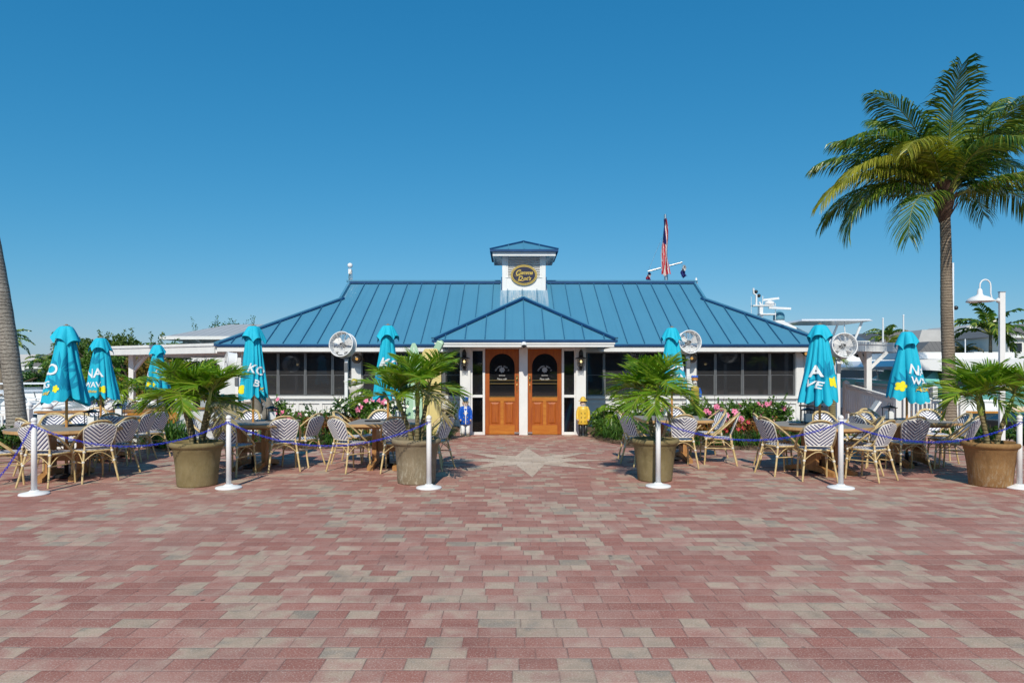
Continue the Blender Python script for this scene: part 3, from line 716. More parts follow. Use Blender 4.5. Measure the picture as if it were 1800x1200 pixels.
for a in range(4): cc.beam(Vector(V[a])+Vector((0,0,.02)),Vector(V[4])+Vector((0,0,.03)),.07,.05,0)
for a in range(4): cc.beam(Vector(V[a])-Vector((0,0,.03)),Vector(V[(a+1)%4])-Vector((0,0,.03)),.03,.07,0)
cc.build('hip_cap',M['rooftrim'],CR)
cf=MB(); q=rh-.07
cf.box(CUX-q,CUX+q,CYC-q,CYC-q+.04,rz-.19,rz-.066); cf.box(CUX-q,CUX+q,CYC+q-.04,CYC+q,rz-.19,rz-.066); cf.box(CUX-q,CUX-q+.04,CYC-q+.042,CYC+q-.042,rz-.19,rz-.066); cf.box(CUX+q-.04,CUX+q,CYC-q+.042,CYC+q-.042,rz-.19,rz-.066)
for s in (-1,1):
    for t_ in (-.5,0,.5): cf.beam((CUX+s*CH,CYC+t_,rz-.25),(CUX+s*(rh-.1),CYC+t_,rz-.1),.04,.07,0)
    cf.box(CUX+s*(CH+.14)-.12,CUX+s*(CH+.14)+.12,CYC-CH,CYC+CH,rz-.12,rz-.1)
cf.build('cupola_fascia',M['white'],CU)
# oval sign
SG=empty('oval_sign',(CUX,CY0-.02,4.655),0,"oval navy sign with gold script reading Gramma Dot's on the cupola",'sign')
def ell(a,b_,n=48): return [(a*cos(2*pi*i/n),b_*sin(2*pi*i/n)) for i in range(n)]
RX3=Matrix.Rotation(radians(90),3,'X')
MB().prism(ell(.425,.325),0,.03,M=RX3).build('border',M['gold'],SG,(0,0,0))
MB().prism(ell(.395,.295),0,.034,M=RX3).build('ring',M['signnavy'],SG)
MB().prism(ell(.385,.285),0,.037,M=RX3).build('inner_ring',M['gold'],SG)
MB().prism(ell(.36,.262),0,.040,M=RX3).build('face',M['signnavy'],SG)
def letters(body,size,cx,cz,y,rot=0,**k):
    t=text_mb(body,size,**k); t.xf(Matrix.Translation((cx,y,cz))@RX@Matrix.Rotation(rot,4,'Z')); return t
lt=letters('G',.24,-.205,.055,-.042,.2,shear=.35,offset=.008); lt.join(letters('ramma',.17,.045,.07,-.042,.0,shear=.4,offset=.006,space=.95))
lt.join(letters('D',.2,-.13,-.115,-.042,.1,shear=.35,offset=.008)); lt.join(letters("ot's",.17,.09,-.115,-.042,0,shear=.4,offset=.006))
lt.tube([(-.31,-.043,.0),(-.27,-.043,-.05),(-.2,-.043,-.03)],.006,6); lt.tube([(-.24,-.043,-.13),(-.2,-.043,-.19),(-.1,-.043,-.185),(.0,-.043,-.18)],.005,6)
lt.build('script_lettering',M['gold'],SG)
# roof siren left, finial right
RSL=empty('rooftop_antenna',(CX-XG,YR,ZR),0,'white antenna with a round head on the left end of the blue ridge','antenna')
m=MB(); m.tube([(0,0,-.1),(0,0,.45)],.02); m.tube([(.06,0,0),(.06,0,.4)],.015); m.tube([(-.05,0,.1),(.08,0,.12)],.012); m.build('mast',M['steel'],RSL)
MB().sphere((0,0,.56),.085,14,10).build('round_head',M['white2'],RSL); MB().box(-.05,.05,-.05,.05,.28,.44).build('bracket',M['white2'],RSL); MB().tube([(-.02,-.04,.0),(-.03,-.05,.2),(.03,-.05,.35)],.01).build('cable',M['brass'],RSL)
RSR=empty('ridge_finial',(CX+XG+.08,YR,ZR),0,'small white finial on the right end of the blue ridge','finial')
MB().lathe([(.03,-.35),(.05,-.2),(.02,-.1),(.05,0),(.04,.08),(.01,.16)],10).build('spindle',M['white2'],RSR); MB().tube([(.02,0,-.35),(.12,0,-.42)],.02).build('bracket',M['white2'],RSR)
# security dome
SD=empty('security_camera',(X(921,16.05),16.06,EZ-.12),0,'white dome security camera on the fascia above the doors','camera')
MB().sphere((0,0,0),.07,16,10).build('housing',M['white2'],SD); MB().sphere((0,-.03,-.025),.05,14,8).build('lens_dome',M['black'],SD)
# ------------------------------------------------------------------ wall lanterns, amber lamps
def wall_lantern(px,label):
    L=empty('wall_lantern',(e(px),EY-.07,Z(640,EY)),0,label,'lantern','lanterns either side of the doors')
    y=-.12
    MB().lathe([(.055,.17),(.055,.26),(.055,.27),(.05,.30),(.03,.34),(.0105,.36)],12,(0,y,0)).lathe([(.15,.13),(.13,.15),(.06,.175),(.04,.18)],18,(0,y,0)).build('hood',M['black'],L)
    MB().lathe([(.145,.125),(.12,.137),(.05,.15)],18,(0,y,0)).build('shade_underside',M['white2'],L)
    MB().lathe([(.055,-.05),(.065,.0),(.062,.12)],12,(0,y,0)).build('lantern_glass',M['clear'],L)
    MB().sphere((0,y,.06),.026,10,8,sc=(1,1,1.5)).build('bulb',M['bulb'],L)
    c=MB()
    for k in range(6):
        a=2*pi*k/6; c.tube([(.085*cos(a),y+.085*sin(a),.14),(.09*cos(a),y+.09*sin(a),.0),(.05*cos(a),y+.05*sin(a),-.09),(.012*cos(a),y+.012*sin(a),-.12)],.006,5)
    c.tube([(.09*cos(a),y+.09*sin(a),.03) for a in [2*pi*i/16 for i in range(16)]],.005,5,closed=True)
    c.tube([(-.07,-.02,-.10),(-.06,y,-.16),(0,y,-.13),(.06,y,-.16),(.07,-.02,-.10)],.007,5); c.tube([(0,0,.1),(0,-.06,.2),(0,y,.17)],.01,6); c.box(-.03,.03,-.012,.01,-.15,.15)
    c.build('cage',M['black'],L)
wall_lantern(817,'black hooded lantern on the white column left of the doors')
wall_lantern(1020,'black hooded lantern on the white column right of the doors')
def globe_lamp(px,py,label,r=.14):
    y=18.85; G=empty('globe_lamp',(X(px,y),y,Z(py,y)),0,label,'lamp','amber globe lamps under the blue eave')
    MB().sphere((0,0,0),r,18,12).build('smoked_globe',M['smoke'],G); MB().sphere((0,0,-.01),.04,10,8).build('bulb',M['amber'],G)
    MB().tube([(0,.25,.02),(0,r*.8,.03)],.02).build('bracket',M['black'],G)
M['smoke']=glass_mat('smoked_glass',(.06,.05,.035),.5)
globe_lamp(627,630,'smoked globe lamp glowing amber beside the left fan')
globe_lamp(1216,629,'smoked globe lamp glowing amber beside the middle right fan')
globe_lamp(1417,621,'small amber globe lamp at the right corner of the restaurant',.09)
# ------------------------------------------------------------------ fans
def fan(px,py,Y,yaw,pitch,label,r=.29,polepx=None):
    x=X(px,Y); z=Z(py,Y); pxx=X(polepx,Y) if polepx else x
    Fn=empty('pole_fan',(pxx,Y,0),0,label,'fan','white drum fans on poles')
    pl=MB(); pl.box(-.035,.035,-.035,.035,0,z-r-.02); pl.cbox((0,0,.01),(.2,.2,.02)); pl.build('pole',M['white2'],Fn)
    jb=MB(); jb.box(-.04,.04,-.06,-.036,z-r-.32,z-r-.12); jb.box(-.05,.05,-.05,.05,z-r-.05,z-r-.02); jb.build('junction_box',M['alu'],Fn)
    R=Matrix.Translation((x-pxx,-.02,z))@Matrix.Rotation(yaw,4,'Z')@Matrix.Rotation(pitch,4,'X')   # local axis: -Y faces viewer
    Q=Matrix.Rotation(radians(90),4,'X')
    dm=MB(); n=36
    for (ra,rb,ya,yb) in ((r,r,-.1,.1),(r-.006,r-.006,.1,-.1)):
        V=[(ra*cos(2*pi*i/n),ya,ra*sin(2*pi*i/n)) for i in range(n)]+[(rb*cos(2*pi*i/n),yb,rb*sin(2*pi*i/n)) for i in range(n)]
        dm.add(V,[(i,(i+1)%n,n+(i+1)%n,n+i) for i in range(n)],0,True)
    dm.tube([(r*cos(a),-.1,r*sin(a)) for a in [2*pi*i/n for i in range(n)]],.012,6,closed=True); dm.tube([(r*cos(a),.1,r*sin(a)) for a in [2*pi*i/n for i in range(n)]],.012,6,closed=True)
    DR=dm.xf(R).build('drum',M['white2'],Fn)
    gr=MB()
    for k in range(9):
        rr=r*(k+1)/9.5
        for yy in (-.1,.1): gr.tube([(rr*cos(a),yy,rr*sin(a)) for a in [2*pi*i/24 for i in range(24)]],.0022,3,closed=True)
    for k in range(12):
        a=2*pi*k/12
        for yy in (-.1,.1): gr.tube([(.03*cos(a),yy,.03*sin(a)),(r*cos(a),yy,r*sin(a))],.0028,4)
    gr.xf(R).build('grille',M['white2'],DR)
    bl=MB()
    for k in range(3):
        a0=2*pi*k/3+.4
        V=[];
        for i in range(5):
            t=i/4; rr=.05+(r-.085)*t; wd=.52-.1*t; V+=[(rr*cos(a0-wd),.03,rr*sin(a0-wd)),(rr*cos(a0+wd),-.03,rr*sin(a0+wd))]
        bl.add(V,[(2*i,2*i+1,2*i+3,2*i+2) for i in range(4)],0,True)
    bl.xf(R).build('blades',M['fanblade'],DR)
    mt=MB(); mt.lathe([(.055,-.02),(.06,.08),(.04,.1)],14,(0,0,0),M=Matrix.Rotation(radians(-90),3,'X')); mt.lathe([(.035,.09),(.02,.11)],12,(0,0,0),M=Matrix.Rotation(radians(90),3,'X')); 
    mt.xf(R).build('motor',M['black'],DR)
    for k in range(3):
        a=2*pi*k/3-.5; tt=MB().tube([(.0,.1,0),(r*cos(a),.1,r*sin(a))],.009,6); tt.xf(R).build('strut',M['white2'],DR)
M['fanblade']=mat('grey_fan_blades',(.72,.72,.72),.45,.08,8)
fan(603,606,15.6,radians(-12),radians(-8),'tall white drum fan in front of the left windows',.285,609)
fan(1210,602,15.8,radians(6),radians(-8),'tall white drum fan right behind the turquoise umbrella beside the doors',.265,1209)
fan(1481,608,15.2,radians(-4),radians(-8),'white drum fan at the right corner behind the umbrella lettered A VE',.27,1473)
fan(405,637,16.9,radians(-58),radians(-10),'white drum fan turned sideways at the left corner',.25,417)
# ------------------------------------------------------------------ stanchions and chain
SP=empty('barrier_post',(X(60,8.68),8.68,0),0,'leftmost white barrier post, by the chain that drops to the ground','barrier post','white barrier posts carrying the blue chain')
MB().lathe([(.17,0),(.172,.012),(.165,.022),(.10,.034),(.06,.045),(.045,.06)],32).build('base',M['white2'],SP)
MB().lathe([(.034,.05),(.033,.88),(.028,.885),(.028,.895),(.034,.897),(.034,.915),(.02,.92)],20).build('pole',M['white2'],SP)
MB().sphere((0,0,.945),.037,16,12).build('ball_cap',M['white2'],SP)
st=[(402,9.15,'white barrier post on a round base between the first potted palm and the chevron chairs'),(754,9.15,'white barrier post in front of the pale crusted planter, left of the doors'),(1157,9.28,'white barrier post in front of the planter right of the doors'),(1478,9.15,'white barrier post in front of the round table by the umbrella lettered A VE'),(1792,9.15,'white barrier post cut by the right edge of the picture')]
posts=[(X(60,8.68),8.68)]
for px,Y,l in st:
    dup(SP,(X(px,Y),Y,0),random.Random(px).random(),l); posts.append((X(px,Y),Y))
def chain(a,b_,sag,label,z=.885,hang=None):
    A=Vector((a[0],a[1],z)); Bv=Vector((b_[0],b_[1],z)); L=(Bv-A).length
    n=200; P=[]
    for i in range(n+1):
        t=i/n; zz=-sag*4*t*(1-t); p=A.lerp(Bv,t)+Vector((0,-.03*sin(pi*t)-.04,zz+ (0 if 0.02<t<.98 else 0)))
        p.z=max(p.z,.012); P.append(p)
    # resample at link pitch
    pitch=.036; out=[]; acc=0; nxt=0
    for i in range(n):
        d=(P[i+1]-P[i]).length
        while nxt<=acc+d:
            t=(nxt-acc)/d; out.append((P[i].lerp(P[i+1],t),(P[i+1]-P[i]).normalized())); nxt+=pitch
        acc+=d
    m=MB()
    for k,(p,t) in enumerate(out):
        s=t.cross(Vector((0,0,1))).normalized(); u=s.cross(t)
        if k%2: s,u=(s*.7+u*.7).normalized(),None
        else: s=(s*.7-u*.7).normalized()
        pts=[p+t*(.021*cos(q)+ .006*(1 if cos(q)>0 else -1))+s*(.0115*sin(q)) for q in [2*pi*i/10 for i in range(10)]]
        m.tube(pts,.0032,4,closed=True)
    o=m.build('chain',M['chain']); tag(o,label,'chain','blue plastic chain between the posts')
ch=chain
ch(posts[0],posts[1],.29,'blue chain sagging in front of the leftmost tables and first potted palm')
ch(posts[1],posts[2],.31,'blue chain sagging between the second and third white posts left of the doors')
ch(posts[3],posts[4],.24,'blue chain sagging between the posts right of the doors')
ch(posts[4],posts[5],.26,'blue chain sagging in front of the table near the tall coconut palm')
ch((-7.75,8.55),posts[0],.93,'blue chain dropping to the paving at the left edge')
# ------------------------------------------------------------------ bistro chair
CH=empty('bistro_chair',(0,0,0),0,'x','chair','chevron woven bistro chairs around the tables')
def chair_parts(C):
    # seat
    s=MB(); n=22; P=[(.215*abs(cos(a))**.6*(1 if cos(a)>0 else -1),.005+.21*abs(sin(a))**.6*(1 if sin(a)>0 else -1)) for a in [2*pi*i/n for i in range(n)]]
    s.prism(P,.435,.455); s.build('seat',M['weaveh'],C)
    f=MB(); f.tube([(x*1.02,y*1.02,.44) for x,y in P],.014,6,closed=True)
    fr=f.build('seat_rim',M['cane'],C)
    # backrest panel, curved and leaning
    def bp(u,v):   # u -1..1, v 0..1
        wz=.165+.045*sin(pi*min(1,v*1.15)*.55)
        if v>.72: wz*=sqrt(max(0,1-((v-.72)/.285)**2))
        x=u*wz; return (x,-.205-.135*v-.02*(1-(u*u))*1.0,.50+.335*v)
    b=MB(); nu,nv=8,14
    V=[bp(-1+2*i/nu,j/nv) for j in range(nv+1) for i in range(nu+1)]
    fs=[(j*(nu+1)+i,j*(nu+1)+i+1,(j+1)*(nu+1)+i+1,(j+1)*(nu+1)+i) for j in range(nv) for i in range(nu)]
    b.add(V,fs,0,True); k=len(V); V2=[(x,y+.014,z) for x,y,z in V]; b.add(V2,[q[::-1] for q in fs],0,True)
    b.build('backrest',M['weave'],C)
    e_=MB(); ed=[bp(-1,j/nv) for j in range(nv)]+[bp(0,1)]+[bp(1,j/nv) for j in range(nv-1,-1,-1)]
    e_.tube([(x,y+.005,z) for x,y,z in ed],.009,6); e_.tube([bp(-1,0),bp(0,0),bp(1,0)],.009,6); e_.build('panel_edge',M['cwrap'],C)
    # double hoop sweeping from seat sides up over the back
    h=MB()
    for off,yo in ((0,0),(.022,.02)):
        pts=[]
        for i in range(25):
            t=i/24*2-1; a=abs(t)
            # profile: top at back, down to the seat side
            zz=.875-.42*a**2.1*1.0; xx=(1 if t>0 else -1)*(.262-off*.6)*min(1,(a*1.25))**.72 if a>0 else 0
            yy=-.352+.45*a**2.3
            pts.append((xx,yy+yo,zz-off*.5))
        h.tube(pts,.0125,6)
    h.build('hoop',M['cane'],C)
    # legs
    for sx in (-1,1):
        q=MB().tube([(sx*.165,-.20,.52),(sx*.18,-.21,.42),(sx*.215,-.27,.15),(sx*.235,-.31,0)],[.014,.015,.0145,.013],8)
        q.sphere((sx*.198,-.238,.29),.022,8,6,1); q.sphere((sx*.178,-.212,.43),.022,8,6,1); q.build('leg',[M['cane'],M['cwrap']],C)
        q=MB().tube([(sx*.19,.185,.43),(sx*.20,.20,.2),(sx*.205,.215,0)],[.015,.0145,.013],8)
        q.sphere((sx*.196,.195,.29),.021,8,6,1); q.sphere((sx*.192,.188,.43),.021,8,6,1); q.build('leg',[M['cane'],M['cwrap']],C)
    br=MB()
    def arch(a,b_,z0,zt,r=.007):
        A=Vector(a); Bv=Vector(b_); return [A.lerp(Bv,t)+Vector((0,0,(zt-z0)*sin(pi*t))) for t in [i/8 for i in range(9)]]
    br.tube(arch((-.2,-.235,.29),(.2,-.235,.29),.29,.42),.007,6); br.tube(arch((-.197,.195,.3),(.197,.195,.3),.3,.42),.007,6)
    for sx in (-1,1): br.tube(arch((sx*.205,-.235,.29),(sx*.198,.19,.29),.29,.42),.007,6); br.tube([(sx*.205,-.24,.28),(sx*.2,.2,.28)],.009,6)
    br.build('brace',M['cane'],C)
    return
    wr=MB()
    for sx in (-1,1):
        for (y,z,x) in ((-.235,.285,.205),(.195,.285,.2),(-.212,.43,.178),(.188,.43,.192),(.098,.455,.258)): wr.sphere((sx*x,y,z),.021,8,6)
    wr.build('joint_binding',M['cwrap'],C)
chair_parts(CH)
chairs=[]
first=[True]
def put(px,Y,face,label,back=False):
    # face: heading of the sitter, degrees from +X
    x=X(px,Y); rz=radians(face-90)+random.Random(px*7+Y).uniform(-.05,.05)
    if first[0]:
        CH.location=(x,Y,0); CH.rotation_euler=(0,0,rz); CH['label']=label; first[0]=False
    else: dup(CH,(x,Y,0),rz,label)
TD=['the leftmost round table','the table by the orange board sign','the table behind the low wall','the table right of the first planter','the table beside the surfboards','the table right of the doors','the right round table','the table by the tall palm']
C=[ # table idx, px, Y, facing, what
(0,6,9.45,40,'chair cut by the left picture edge at'),(0,88,9.45,84,'back-turned chair behind the leftmost post at'),(0,78,10.35,60,'chair half hidden on the left side of'),
(0,163,9.85,140,'back-turned chair at the right front of'),(0,196,10.45,170,'chair turned sideways on the right of'),(0,121,11.0,-90,'chair facing the viewer on the far side of'),(0,100,11.0,-50,'chair angled on the far left side of'),
(1,202,11.5,110,'back-turned chair in front of'),(1,232,12.0,175,'pale panelled chair right of'),(1,259,12.5,155,'leaning side-on chair nearest the white wall at'),(1,158,12.7,-80,'chair facing the viewer behind'),
(2,222,16.9,-60,'chair whose top shows left of'),(2,250,15.8,90,'chair nearest the wall at'),(2,300,16.4,180,'chair to the right of'),
(3,414,10.4,78,'chair behind the second white post at'),(3,368,11.2,5,'chair on the left side of'),(3,498,10.85,112,'chair turned away at the right front of'),(3,529,11.35,165,'side-on chair leaning away right of'),(3,428,12.0,-90,'chair facing the viewer behind'),
(4,618,10.8,55,'chair turned from the viewer at the left front of'),(4,622,11.75,-10,'chair on the far left of'),(4,663,12.0,-90,'chair facing the viewer behind'),(4,699,10.75,97,'back-turned chair left of the pale planter at'),(4,746,11.5,185,'pale panelled chair right of'),(4,758,11.0,160,'side-on chair right of the pale planter at'),
(5,1120,12.0,-5,'far left chair behind the planter at'),(5,1131,11.45,20,'near left chair behind the planter at'),(5,1194,11.25,93,'back-turned chair in front of'),(5,1191,13.0,-90,'chair facing the viewer behind'),(5,1241,12.5,192,'grey panelled chair on the far right of'),(5,1262,11.6,160,'side-on chair leaning on the near right of'),
(6,1374,10.45,18,'chair seen from the side at the left front of'),(6,1364,11.15,-12,'chair on the far left of'),(6,1433,9.95,78,'back-turned chair left of the white post at'),(6,1525,9.95,122,'chair turned away at the right front of'),(6,1508,10.55,165,'half hidden side-on chair right of'),(6,1459,11.5,-90,'chair behind the umbrella pole at'),(6,1508,11.5,-135,'chair angled on the far right of'),
(7,1592,10.8,90,'back-turned chair in front of'),(7,1677,10.85,130,'front chair turned away on the right of'),(7,1664,11.35,172,'side-on chair tucked in on the right of'),(7,1640,12.2,-105,'chair facing the viewer on the far right of'),(7,1546,12.3,-75,'chair facing the viewer on the far left of'),(7,1536,11.3,8,'chair on the left of')]
for (ti,px,Y,fc,wt_) in C: put(px,Y,fc,wt_+' '+TD[ti])
# ------------------------------------------------------------------ tables
def table(px,Y,shape,half,label,rz=0):
    T=empty('patio_table',(X(px,Y),Y,0),rz,label,'table','teak patio tables with umbrella poles')
    if shape=='round': P=[(half*cos(2*pi*i/40),half*sin(2*pi*i/40)) for i in range(40)]
    else:
        P=[]; c=.1
        for (sx,sy,a0) in ((1,1,0),(-1,1,90),(-1,-1,180),(1,-1,270)):
            for k in range(6):
                a=radians(a0+90*k/5); P.append((sx*(half-c)+c*cos(a),sy*(half-c)+c*sin(a)))
    MB().prism([(x*.985,y*.985) for x,y in P],.736,.742).build('tabletop',M['ttop'],T)
    MB().prism(P,.695,.737).build('edge_band',M['tedge'],T)
    a=MB(); a.prism([(x*.8,y*.8) for x,y in P],.655,.694); a.build('apron',M['twood'],T)
    cl=MB()
    for s in (-1,1): cl.box(s*.2-.035,s*.2+.035,-.14,.14,.12,.654)
    cl.box(-.16,.16,-.02,.02,.25,.42); cl.build('pedestal',M['twood'],T)
    for s in (-1,1):
        ft=MB(); n=10
        for i in range(n):
            t0,t1=-1+2*i/n,-1+2*(i+1)/n; h0,h1=.12-.08*abs(t0)**1.6,.12-.08*abs(t1)**1.6
            b0,b1=.055*(1-abs(t0)**2),.055*(1-abs(t1)**2)
            if abs(t0)>.75: b0=0
            if abs(t1)>.75: b1=0
            y0,y1=t0*.48,t1*.48; x0,x1=s*.2-.045,s*.2+.045
            V=[(x0,y0,b0),(x1,y0,b0),(x1,y0,h0+.02),(x0,y0,h0+.02),(x0,y1,b1),(x1,y1,b1),(x1,y1,h1+.02),(x0,y1,h1+.02)]
            ft.add(V,[(0,4,5,1),(3,2,6,7),(0,3,7,4),(1,5,6,2)]+([(0,1,2,3)] if i==0 else [])+([(4,7,6,5)] if i==n-1 else []))
        ft.build('foot',M['twood'],T)
    return T
tabs=[(117,10.1,'round',.76,.3),(177,12.15,'sq',.56,.05),(277,16.3,'sq',.5,0),(447,11.1,'sq',.60,0),(682,11.25,'sq',.60,0),(1181,12.1,'sq',.60,0),(1441,10.6,'round',.76,.4),(1594,11.5,'sq',.60,0)]
TL=['large round teak table with a grey top left beside the leaning palm','square teak table near the orange board sign','square teak table behind the low white wall','square teak table right of the first potted palm','square teak table beside the surfboards','square teak table right of the doors behind the planter','large round teak table under the umbrella lettered A VE','square teak table beside the tall coconut palm']
for (px,Y,sh,hf,rz),l in zip(tabs,TL): table(px,Y,sh,hf,l,rz)
# ------------------------------------------------------------------ closed umbrellas
def subdiv(m,maxlen):
    import bmesh
    me=m.mesh('q',M['white']); bm=bmesh.new(); bm.from_mesh(me); bmesh.ops.triangulate(bm,faces=bm.faces[:])
    for _ in range(7):
        es=[e_ for e_ in bm.edges if e_.calc_length()>maxlen]
        if not es: break
        bmesh.ops.subdivide_edges(bm,edges=es,cuts=1); bmesh.ops.triangulate(bm,faces=bm.faces[:])
    r_=MB().add([tuple(v.co) for v in bm.verts],[tuple(v.index for v in f_.verts) for f_ in bm.faces],0,False)
    bm.free(); bpy.data.meshes.remove(me); return r_
def petal_shape(R,n=60): return [(R*(.62+.38*abs(cos(2.5*a))**.7)*cos(a),R*(.62+.38*abs(cos(2.5*a))**.7)*sin(a)) for a in [2*pi*i/n for i in range(n)]]
def fan_leaf(R,n=7,spread=2.2,base=pi/2,w_=.10):
    m=MB()
    for k in range(n):
        a=base+(k-(n-1)/2)*spread/(n-1); P=[(R*.12*cos(a),R*.12*sin(a))]
        L=R*(1-.15*abs(k-(n-1)/2)/n)
        P+= [(L*.5*cos(a)+R*w_*sin(a),L*.5*sin(a)-R*w_*cos(a)),(L*cos(a),L*sin(a)),(L*.5*cos(a)-R*w_*sin(a),L*.5*sin(a)+R*w_*cos(a))]
        m.add([(x,y,0) for x,y in P],[(0,1,2,3)])
    return m
def umbrella(px,Y,topy,boty,width,seed,decals,label,lean=0):
    x=X(px,Y); zt=Z(topy,Y); zb=Z(boty,Y); R=width*Y/F/2
    U=empty('patio_umbrella',(x,Y,0),0,label,'umbrella','closed turquoise umbrellas standing in the tables')
    rnd=random.Random(seed); H=zt-zb
    ph=[rnd.uniform(0,6.28) for _ in range(6)]; am=[rnd.uniform(.7,1.25) for _ in range(8)]
    def am2(th): return max(.15,.75+.45*sin(th*1+ph[0])+.40*sin(3*th+ph[5]))
    def rad(th,z):
        t=max(0,min(1,(zt-.04-z)/(H-.04)))
        base=.085+(R-.085)*(t**.98)
        f8=cos(4.5*th+ph[0]+.7*sin(th+ph[1])+.25*sin(2*th+3*t)) if False else cos(5*th+ph[0]+1.7*sin(th+ph[1])+.6*sin(2*th+ph[4]+2*t)); fold=1-abs(f8)**.65      # sharp creases
        k=int(((th%(2*pi))/(2*pi))*8)%8
        d=.20+.58*t
        rr=base*(1.02+.09*sin(th+ph[2])+.05*sin(2*th+ph[4]+2*t)-d*fold*.8*am2(th)+.05*t*sin(11*th+ph[3]+3*t)+.03*sin(9*t+3*th+ph[4]))
        return rr
    def hem(th): return zb+.08*H*am2(th)*(1-abs(cos(5*th+ph[0]+1.7*sin(th+ph[1])+.6*sin(2*th+ph[4]+2)))**.8)+.05*H*sin(2*th+ph[5])*.6+.02*sin(11*th+ph[2])+.03*cos(th+ph[3])
    c=MB(); nT,nZ=144,40
    V=[]
    for j in range(nZ+1):
        for i in range(nT):
            th=2*pi*i/nT; hz=hem(th); z=(zt-.03)+(hz-(zt-.03))*(j/nZ)
            r_=rad(th,z); V.append((r_*cos(th)+lean*(zt-z)*0,r_*sin(th),z))
    fs=[(j*nT+i,j*nT+(i+1)%nT,(j+1)*nT+(i+1)%nT,(j+1)*nT+i) for j in range(nZ) for i in range(nT)]
    c.add(V,[f[::-1] for f in fs],0,True)
    # inner lining folding back up
    V2=[(V[nZ*nT+i][0],V[nZ*nT+i][1],V[nZ*nT+i][2]) for i in range(nT)]+[(V[nZ*nT+i][0]*.35*(1+.5*cos(8*2*pi*i/nT)),V[nZ*nT+i][1]*.35*(1+.5*cos(8*2*pi*i/nT)),zb+.28*H) for i in range(nT)]
    c.add(V2,[(i,(i+1)%nT,nT+(i+1)%nT,nT+i) for i in range(nT)],0,True)
    CO=c.build('canopy',M['canvas'],U)
    # top vent flap with scalloped edge
    f=MB(); V=[]; nR=8
    for j in range(nR+1):
        t=j/nR
        for i in range(nT):
            th=2*pi*i/nT
            sc=abs(cos(2.5*th+ph[0])); zz=zt-(.19+.085*(1-sc)**1.5+.03*sin(th+ph[3]))*t**1.5; rr=.05+(.088+.012*sin(3*th+ph[4])+.040*abs(sin(2.5*th+ph[1]))*t)*t**.55+.018*t*t
            V.append((rr*cos(th),rr*sin(th),zz))
    f.add(V,[(j*nT+(i+1)%nT,j*nT+i,(j+1)*nT+i,(j+1)*nT+(i+1)%nT)[::1] for j in range(nR) for i in range(nT)],0,True)
    f.build('vent_flap',M['canvas'],CO)
    MB().tube([(0,0,.02),(0,0,zt+.02)],.019,12).build('pole',M['pole'],U)
    MB().lathe([(.05,zt-.012),(.045,zt+.008),(.02,zt+.016),(.015,zt+.028)],12).build('finial',M['oldwood'],U)
    MB().lathe([(.16,0),(.16,.04),(.03,.06),(.028,.2)],20).build('weight_base',M['black'],U)
    # printed shapes lying on the cloth
    for (kind,body,size,th0,z0,tilt,mt,off) in decals:
        z0=zb+z0*H
        size*=.88
        if kind=='text': m=text_mb(body,size,offset=size*off)
        elif kind=='script': m=text_mb(body,size,offset=size*off,shear=.4)
        elif kind=='flower': m=MB().add([(a,b_,0) for a,b_ in petal_shape(size)],[tuple(range(60))])
        elif kind=='leaf': m=fan_leaf(size,body)
        m=subdiv(m,.022)
        ct,sn=cos(tilt),sin(tilt); out=[]
        th0r=radians(th0-90)
        Rref=rad(th0r,z0)
        for (u,v,_) in m.v:
            uu,vv=u*ct-v*sn,u*sn+v*ct
            z=z0+vv; th=th0r+uu/max(.1,(Rref*1.0)); 
            z=max(z,hem(th)+.012)
            rr=(max(rad(th-.08,z),rad(th-.04,z),rad(th,z),rad(th+.04,z),rad(th+.08,z)) if kind in('text','script') else rad(th,z))+(.005 if kind!='leaf' else .0035)+(.002 if kind=='flower' else 0)
            out.append((rr*cos(th),rr*sin(th),z))
        m.v=out; m.s=[True]*len(m.s)
        m.build('printed_lettering' if kind in('text','script') else 'printed_motif',M[mt],CO)
    return U
T_='text'; SC='script'; FL='flower'; LF='leaf'
umbrella(117,10.1,573,708,76,1,[(T_,'KO',.25,-36,.42,.15,'wprint',.02),(T_,'BIG',.15,-34,.235,.12,'wprint',.02),(SC,'Liquid',.09,-32,.13,.1,'oprint',.02),(FL,'',.065,4,.19,0,'yprint',0),(LF,7,.42,25,.14,.1,'leafprint',0),(LF,5,.34,12,.42,-.4,'leafprint',0)],'closed turquoise umbrella lettered KO BIG at the round table by the leaning palm')
umbrella(177,12.15,594,702,52,2,[(T_,'NA',.25,-12,.42,.1,'wprint',.02),(T_,'WAV',.15,-10,.24,.05,'wprint',.02),(SC,'Aloha',.08,-8,.14,0,'oprint',.02),(FL,'',.075,40,.17,0,'yprint',0),(FL,'',.07,-58,.17,0,'yprint',0),(LF,6,.3,-20,.55,.2,'leafprint',0)],'closed turquoise umbrella with a yellow flower at its right hem, second from the left')
umbrella(277,16.3,606,685,40,3,[(T_,'K',.22,-40,.34,.1,'wprint',.02),(T_,'O',.2,35,.40,.1,'wprint',.02),(FL,'',.075,-25,.14,0,'yprint',0),(FL,'',.06,5,.12,0,'yprint',0)],'small far turquoise umbrella behind the low white wall')
umbrella(445,11.1,573,702,50,4,[(T_,'KO',.22,38,.40,-.32,'wprint',.02),(T_,'B',.17,34,.22,-.3,'wprint',.025),(SC,'L',.1,52,.14,-.3,'oprint',.03),(FL,'',.085,-42,.14,0,'yprint',0),(LF,5,.3,-40,.22,.4,'leafprint',0)],'closed turquoise umbrella lettered KO B in front of the left windows')
